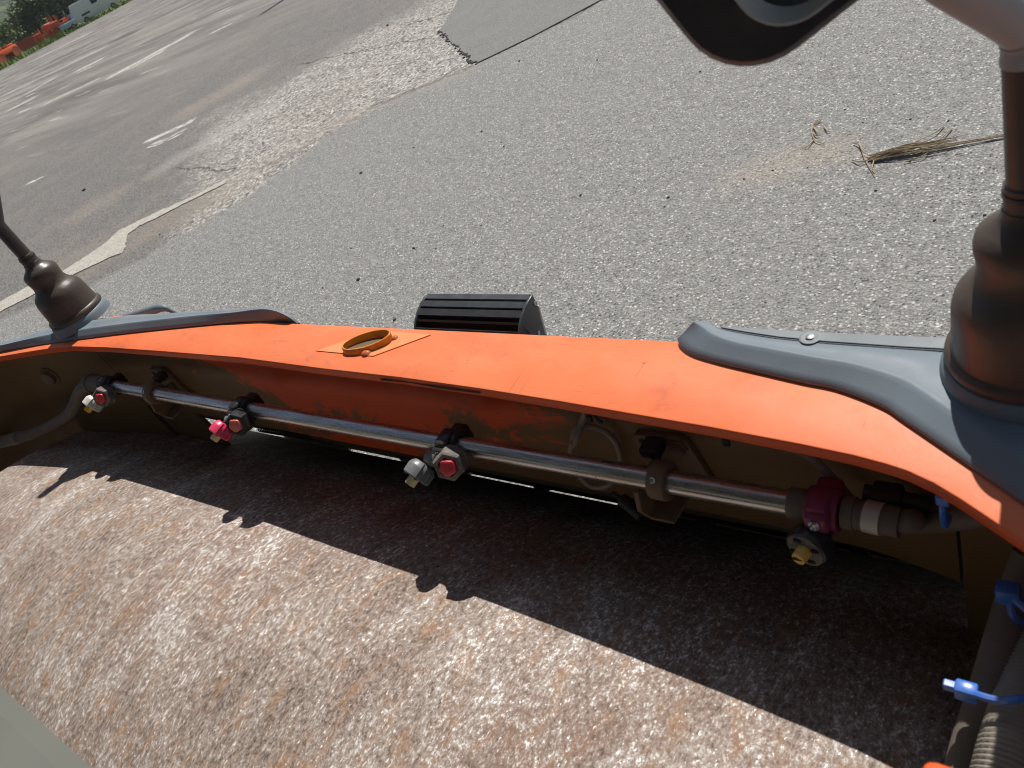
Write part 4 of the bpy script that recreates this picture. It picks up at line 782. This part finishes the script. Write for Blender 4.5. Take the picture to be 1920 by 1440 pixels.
t = NT('house_roof'); MT['houseroof'] = t.fin(t.mix(t.noise(t.obj(), .3, 3), (0.3, 0.16, 0.1), (0.42, 0.24, 0.17)), .8)
t = NT('window_dark'); MT['pane'] = t.fin(t.mix(t.noise(t.obj(), .3, 3), (0.02, 0.025, 0.03), (0.05, 0.06, 0.07)), .1)
for i, (px, py, lab) in enumerate(((47, 17, 'distant pale house with brown roof on the wooded hill'), (57, 16, 'smaller distant house on the hill beside the pale one'), (38, 21, 'distant low house lowest on the wooded hill'))):
    D = 900; p = hill_q(px, py, D); q = (D * 1.0 - 420) / 1500; z0 = p.z - 8
    h_ = empty('house', (p.x, p.y, z0), lab, 'house', 'houses on the hill')
    sx = (9, 6, 7)[i]; b = BM(); box(b, (p.x - sx, p.y - 5, z0 - 6), (p.x + sx, p.y + 5, z0 + 6)); link('wall', b, 'housewall', h_)
    b = BM(); prism(b, [(p.x - sx - .5, p.y - 5.6, z0 + 6), (p.x - sx - .5, p.y + 5.6, z0 + 6), (p.x - sx - .5, p.y, z0 + 9)], (2 * sx + 1, 0, 0)); link('roof', b, 'houseroof', h_)
    for k in (-.5, .5):
        b = BM(); box(b, (p.x + sx * k - 1, p.y - 5.05, z0 + 1), (p.x + sx * k + 1, p.y - 5.0, z0 + 3.5)); link('window', b, 'pane', h_)
# trees
t = NT('leaves'); v = t.obj(); MT['leaf'] = t.fin(t.mix(t.noise(v, .5, 4), (0.07, 0.11, 0.03), (0.17, 0.21, 0.07)), .7)
t = NT('bark'); MT['bark'] = t.fin(t.mix(t.noise(t.obj(), 3, 4), (0.05, 0.04, 0.03), (0.12, 0.09, 0.07)), .9)
def tree_mesh(h, w_, seed):
    rnd = random.Random(seed); b = BM()
    cl = [(Vector((rnd.gauss(0, w_ * .36), rnd.gauss(0, w_ * .36), h * rnd.uniform(.2, .95))), rnd.uniform(.16, .34) * w_) for _ in range(26)]
    for c_, r_ in cl:
        c_.x *= 1.25 - c_.z / h * .8; c_.y *= 1.25 - c_.z / h * .8
        for _ in range(70):
            d = Vector((rnd.gauss(0, 1), rnd.gauss(0, 1), rnd.gauss(0, .8))).normalized() * r_ * rnd.uniform(.55, 1.1); p = c_ + d
            u = Vector((rnd.gauss(0, 1), rnd.gauss(0, 1), rnd.gauss(0, 1))).normalized() * rnd.uniform(.15, .42); v_ = u.cross(Vector((rnd.gauss(0, 1), rnd.gauss(0, 1), rnd.gauss(0, 1)))).normalized() * rnd.uniform(.12, .3)
            b.faces.new([b.verts.new(p - u), b.verts.new(p + v_), b.verts.new(p + u), b.verts.new(p - v_)])
    me = bpy.data.meshes.new('crown'); b.to_mesh(me); b.free(); me.materials.append(MT['leaf'])
    b = BM(); tube(b, [(0, 0, -.3), (.1, 0, h * .3), (0, .1, h * .65)], [w_ * .05, w_ * .035, w_ * .015], 7)
    for k in range(4):
        a = k * 1.6; tube(b, [(.05, 0, h * .28), (math.cos(a) * w_ * .2, math.sin(a) * w_ * .2, h * .5), (math.cos(a) * w_ * .35, math.sin(a) * w_ * .35, h * .62)], [w_ * .02, w_ * .014, w_ * .006], 5)
    mt = bpy.data.meshes.new('trunk'); b.to_mesh(mt); b.free(); mt.materials.append(MT['bark']); return me, mt
TL = ['lowest bush of the hedge, beside the lone orange roller', 'round bush next to the lowest one of the hedge', 'short leafy tree rising between hedge bushes', 'hedge bush behind the short rusty skip', 'larger hedge bush behind the grass bank', 'slim leafy tree at the foot of the tall trees', 'broad leafy tree above the long rusty skip', 'tall dark tree behind the orange rollers', 'wide leafy tree behind the blue pickup', 'tall tree between blue pickup and van', 'tall tree behind the rear doors of the van', 'leafy tree above the roof of the van', 'tall tree above the middle of the van', 'tall tree behind the cab of the van', 'leafy tree just past the nose of the van', 'tall tree second past the nose of the van', 'last leafy tree of the row past the van']
TM = [tree_mesh(9, 7, 1), tree_mesh(13, 9, 2), tree_mesh(6, 6, 3)]
for i, (px, py, d, k, s_) in enumerate([(-20, 100, 175, 2, .8), (5, 90, 178, 2, .85), (22, 82, 182, 0, .55), (40, 72, 186, 2, .8), (55, 62, 190, 2, .9), (70, 55, 190, 0, .75), (86, 45, 188, 0, .95), (100, 38, 186, 1, .8), (114, 32, 188, 0, 1.1), (128, 25, 186, 1, .85), (142, 15, 184, 1, .8), (160, 5, 184, 0, 1), (178, -5, 182, 1, .7), (196, -15, 184, 1, .75), (215, -25, 182, 0, .9), (232, -32, 182, 1, .8), (250, -42, 184, 0, .9)]):
    p = far(px, py, d); r_ = empty('tree', p, TL[i], 'tree', 'trees behind the lot'); r_.scale = (s_, s_, s_); r_.rotation_euler = (0, 0, i * 1.3)
    for nm, me in zip(('crown', 'trunk'), TM[k]):
        o = bpy.data.objects.new(nm, me); C.objects.link(o); o.parent = r_
# vehicles and machines parked at the far edge
def simple(name, col, r=.5, metal=0): t_ = NT(name); MT[name] = t_.fin(t_.mix(t_.noise(t_.obj(), 2, 4), tuple(c * .85 for c in col), col), r, metal); return name
simple('white_paint', (0.8, 0.81, 0.82), .3); simple('blue_paint', (0.10, 0.2, 0.42), .4); simple('paleblue_paint', (0.4, 0.52, 0.62), .4); simple('rust_red', (0.42, 0.09, 0.045), .6); simple('machine_orange', (0.75, 0.13, 0.04), .5); simple('tyre_rubber', (0.02, 0.02, 0.02), .8); simple('rim_grey', (0.3, 0.3, 0.31), .4, .6); simple('glass_dark', (0.02, 0.03, 0.04), .08); simple('lamp_clear', (0.7, 0.7, 0.68), .1)
def place(root, p, yaw): root.location = (p.x, p.y, .02); root.rotation_euler = (0, 0, yaw)
def sub(root, name, fn, mat, parent=None, sm=None):
    b = BM(); fn(b); bmesh.ops.recalc_face_normals(b, faces=b.faces); me = bpy.data.meshes.new(name); b.to_mesh(me); b.free(); me.materials.append(MT[mat])
    if sm: me.polygons.foreach_set('use_smooth', [True] * len(me.polygons)); me.set_sharp_from_angle(angle=math.radians(sm))
    o = bpy.data.objects.new(name, me); C.objects.link(o); o.parent = parent or root; return o
def wheels(root, xs, half, r, w_=.24):
    for x in xs:
        for s in (-1, 1):
            wv_ = sub(root, 'wheel', lambda b: lathe(b, (x, s * half - w_ / 2, r), (0, 1, 0), [(r * .7, 0), (r * .96, .01), (r, .05), (r, w_ - .05), (r * .96, w_ - .01), (r * .7, w_)], 20), 'tyre_rubber', sm=40)
            sub(root, 'rim', lambda b: lathe(b, (x, s * half + (w_ / 2 - .01) * s, r), (0, s, 0), [(r * .66, 0), (r * .6, .02), (r * .2, .03)], 16), 'rim_grey', wv_, 40)
vdir = far(190, 20, 1); yaw = math.atan2(vdir.x * -1, vdir.y) ; yaw = math.atan2(vdir.y, vdir.x) - math.pi / 2
VP = far(186, 22, 118)
van = empty('van', VP, 'white high-roofed panel van parked at the edge of the lot', 'van')
def vbody(b):
    side = [(-2.75, .35), (-2.85, .9), (-2.8, 2.25), (-2.65, 2.4), (.95, 2.42), (1.25, 2.3), (2.0, 1.45), (2.75, 1.2), (2.9, .95), (2.92, .45), (2.75, .35)]
    prism(b, [(x, -.97, z) for x, z in side], (0, 1.94, 0), .06, 2)
sub(van, 'body', vbody, 'white_paint', sm=40)
for s in (-1, 1):
    sub(van, 'side_window', lambda b: prism(b, [(x, s * .972, z) for x, z in ((.85, 1.5), (.85, 2.05), (1.3, 2.05), (1.85, 1.45))], (0, s * .006, 0)), 'glass_dark')
    sub(van, 'side_window', lambda b: box(b, (-.2, s * .972 - .004, 1.5), (.55, s * .972 + .004, 1.95)), 'glass_dark')
    sub(van, 'side_trim', lambda b: box(b, (-2.0, s * .972 - .004, .85), (-.9, s * .972 + .006, 1.05)), 'glass_dark')
    sub(van, 'headlight', lambda b: box(b, (2.72, s * .72 - .16, .95), (2.93, s * .72 + .16, 1.14), .02), 'lamp_clear')
sub(van, 'windscreen', lambda b: prism(b, [(1.30, -.8, 2.27), (1.30, .8, 2.27), (2.02, .85, 1.47), (2.02, -.85, 1.47)], (.015, 0, .015)), 'glass_dark')
sub(van, 'bumper', lambda b: box(b, (2.6, -.95, .3), (3.0, .95, .55), .05), 'rim_grey')
wheels(van, (-1.75, 1.85), .86, .34)
def face_cam(px, py, d, extra=0): v_ = far(px, py, 1); return far(px, py, d), math.atan2(v_.y, v_.x) - math.pi / 2 + extra
p, y_ = face_cam(186, 22, 118); place(van, p, y_)
def pickup(px, py, d, extra, mat, lab, cat='truck'):
    p, y_ = face_cam(px, py, d, extra); r_ = empty('pickup_truck', p, lab, cat)
    sub(r_, 'body', lambda b: prism(b, [(x, -.85, z) for x, z in ((-2.3, .45), (-2.35, 1.0), (-.3, 1.02), (-.1, 1.65), (.9, 1.66), (1.35, 1.05), (2.25, .95), (2.3, .45))], (0, 1.7, 0), .05, 2), mat, sm=40)
    for s in (-1, 1): sub(r_, 'side_window', lambda b: prism(b, [(x, s * .852, z) for x, z in ((-.1, 1.1), (.02, 1.55), (.82, 1.56), (1.15, 1.1))], (0, s * .006, 0)), 'glass_dark')
    sub(r_, 'windscreen', lambda b: prism(b, [(.93, -.7, 1.62), (.93, .7, 1.62), (1.36, .75, 1.1), (1.36, -.75, 1.1)], (.012, 0, .012)), 'glass_dark')
    wheels(r_, (-1.45, 1.45), .76, .32, .2); place(r_, p, y_)
pickup(150, 43, 122, .5, 'paleblue_paint', 'pale blue pickup parked behind the white van'); pickup(139, 40, 130, .2, 'blue_paint', 'dark blue pickup parked among the orange machines')
def compactor(px, py, d, extra, s_, lab, mat):
    p, y_ = face_cam(px, py, d, extra); r_ = empty('parked_roller', p, lab, 'roller', 'orange machines at the edge of the lot')
    sub(r_, 'chassis', lambda b: (box(b, (-1.7, -.6, .75), (1.7, .6, 1.25), .06, 2), box(b, (-1.6, -.55, 1.25), (-.2, .55, 1.75), .12, 3), box(b, (.6, -.5, 1.25), (1.5, .5, 1.45), .05, 2)), mat, sm=40)
    for x in (-1.15, 1.15): sub(r_, 'drum', lambda b: lathe(b, (x, -.65, .55), (0, 1, 0), [(.4, .04), (.55, .02), (.55, 1.28), (.4, 1.26)], 22), 'rust_red', sm=40)
    sub(r_, 'seat', lambda b: (box(b, (-.1, -.25, 1.25), (.35, .25, 1.55), .06, 2), box(b, (-.15, -.25, 1.5), (.0, .25, 2.0), .05, 2)), 'glass_dark', sm=40)
    sub(r_, 'roll_bar', lambda b: (tube(b, [(-.25, -.5, 1.25), (-.25, -.5, 2.35), (-.25, .5, 2.35), (-.25, .5, 1.25)], .05, 8)), mat, sm=40)
    place(r_, p, y_); r_.scale = (s_, s_, s_)
compactor(14, 112, 128, .8, 1.3, 'orange parked roller standing alone in the tall grass', 'machine_orange'); compactor(86, 72, 138, .1, .8, 'smaller orange roller parked beside the rusty skip', 'machine_orange'); compactor(112, 58, 132, .5, 1.1, 'orange roller parked between skip and blue pickup', 'machine_orange'); compactor(122, 53, 130, .2, 1.0, 'orange roller parked close behind the pale blue pickup', 'machine_orange')
def skip(px, py, d, extra, L, lab):
    p, y_ = face_cam(px, py, d, extra); r_ = empty('skip', p, lab, 'skip')
    sub(r_, 'bin', lambda b: prism(b, [(x, -1, z) for x, z in ((-L / 2 + .4, .15), (-L / 2, 1.5), (L / 2, 1.5), (L / 2 - .4, .15))], (0, 2, 0), .03, 1), 'rust_red')
    for k in range(5): sub(r_, 'rib', lambda b: box(b, (-L / 2 + .6 + k * (L - 1.2) / 4 - .05, -1.08, .2), (-L / 2 + .6 + k * (L - 1.2) / 4 + .05, -1.002, 1.45)), 'rust_red')
    sub(r_, 'top_rail', lambda b: (box(b, (-L / 2 - .05, -1.07, 1.502), (L / 2 + .05, -.95, 1.6)), box(b, (-L / 2 - .05, .95, 1.502), (L / 2 + .05, 1.07, 1.6))), 'rust_red'); place(r_, p, y_)
skip(100, 55, 150, .1, 6, 'long rusty red skip behind the orange rollers'); skip(60, 84, 148, .1, 4, 'short rusty skip standing in the grass')
# lamp post out of view whose shadow crosses the lot
bp = at_z(493, 25, 0); hgt_ = 7.0; hx = Vector((sd.x, sd.y, 0)); lb = bp + hx * (hgt_ / sd.z)
lp = empty('sign_mast', lb, 'tall steel mast standing at the side of the lot', 'mast')
b = BM(); tube(b, [lb, lb + Vector((0, 0, hgt_))], [.13, .10], 14); link('mast', b, 'rim_grey', lp, 40)
b = BM(); lathe(b, lb, (0, 0, 1), [(.3, 0), (.3, .03), (.14, .04), (.14, .2)], 16); link('base_plate', b, 'rim_grey', lp, 40)

# ------------------------------------------------------------------ air
hm = bpy.data.materials.new('thin_haze'); hm.use_nodes = True; ht = hm.node_tree; ht.nodes.clear()
pv = ht.nodes.new('ShaderNodeVolumePrincipled'); pv.inputs['Color'].default_value = (0.82, 0.9, 1.0, 1); pv.inputs['Density'].default_value = 0.0002; pv.inputs['Anisotropy'].default_value = 0.2
ho = ht.nodes.new('ShaderNodeOutputMaterial'); ht.links.new(pv.outputs[0], ho.inputs['Volume'])
b = BM(); box(b, (-2600, -2600, -1.0), (2600, 2600, 420)); tag(link('haze', b, hm), kind='stuff')
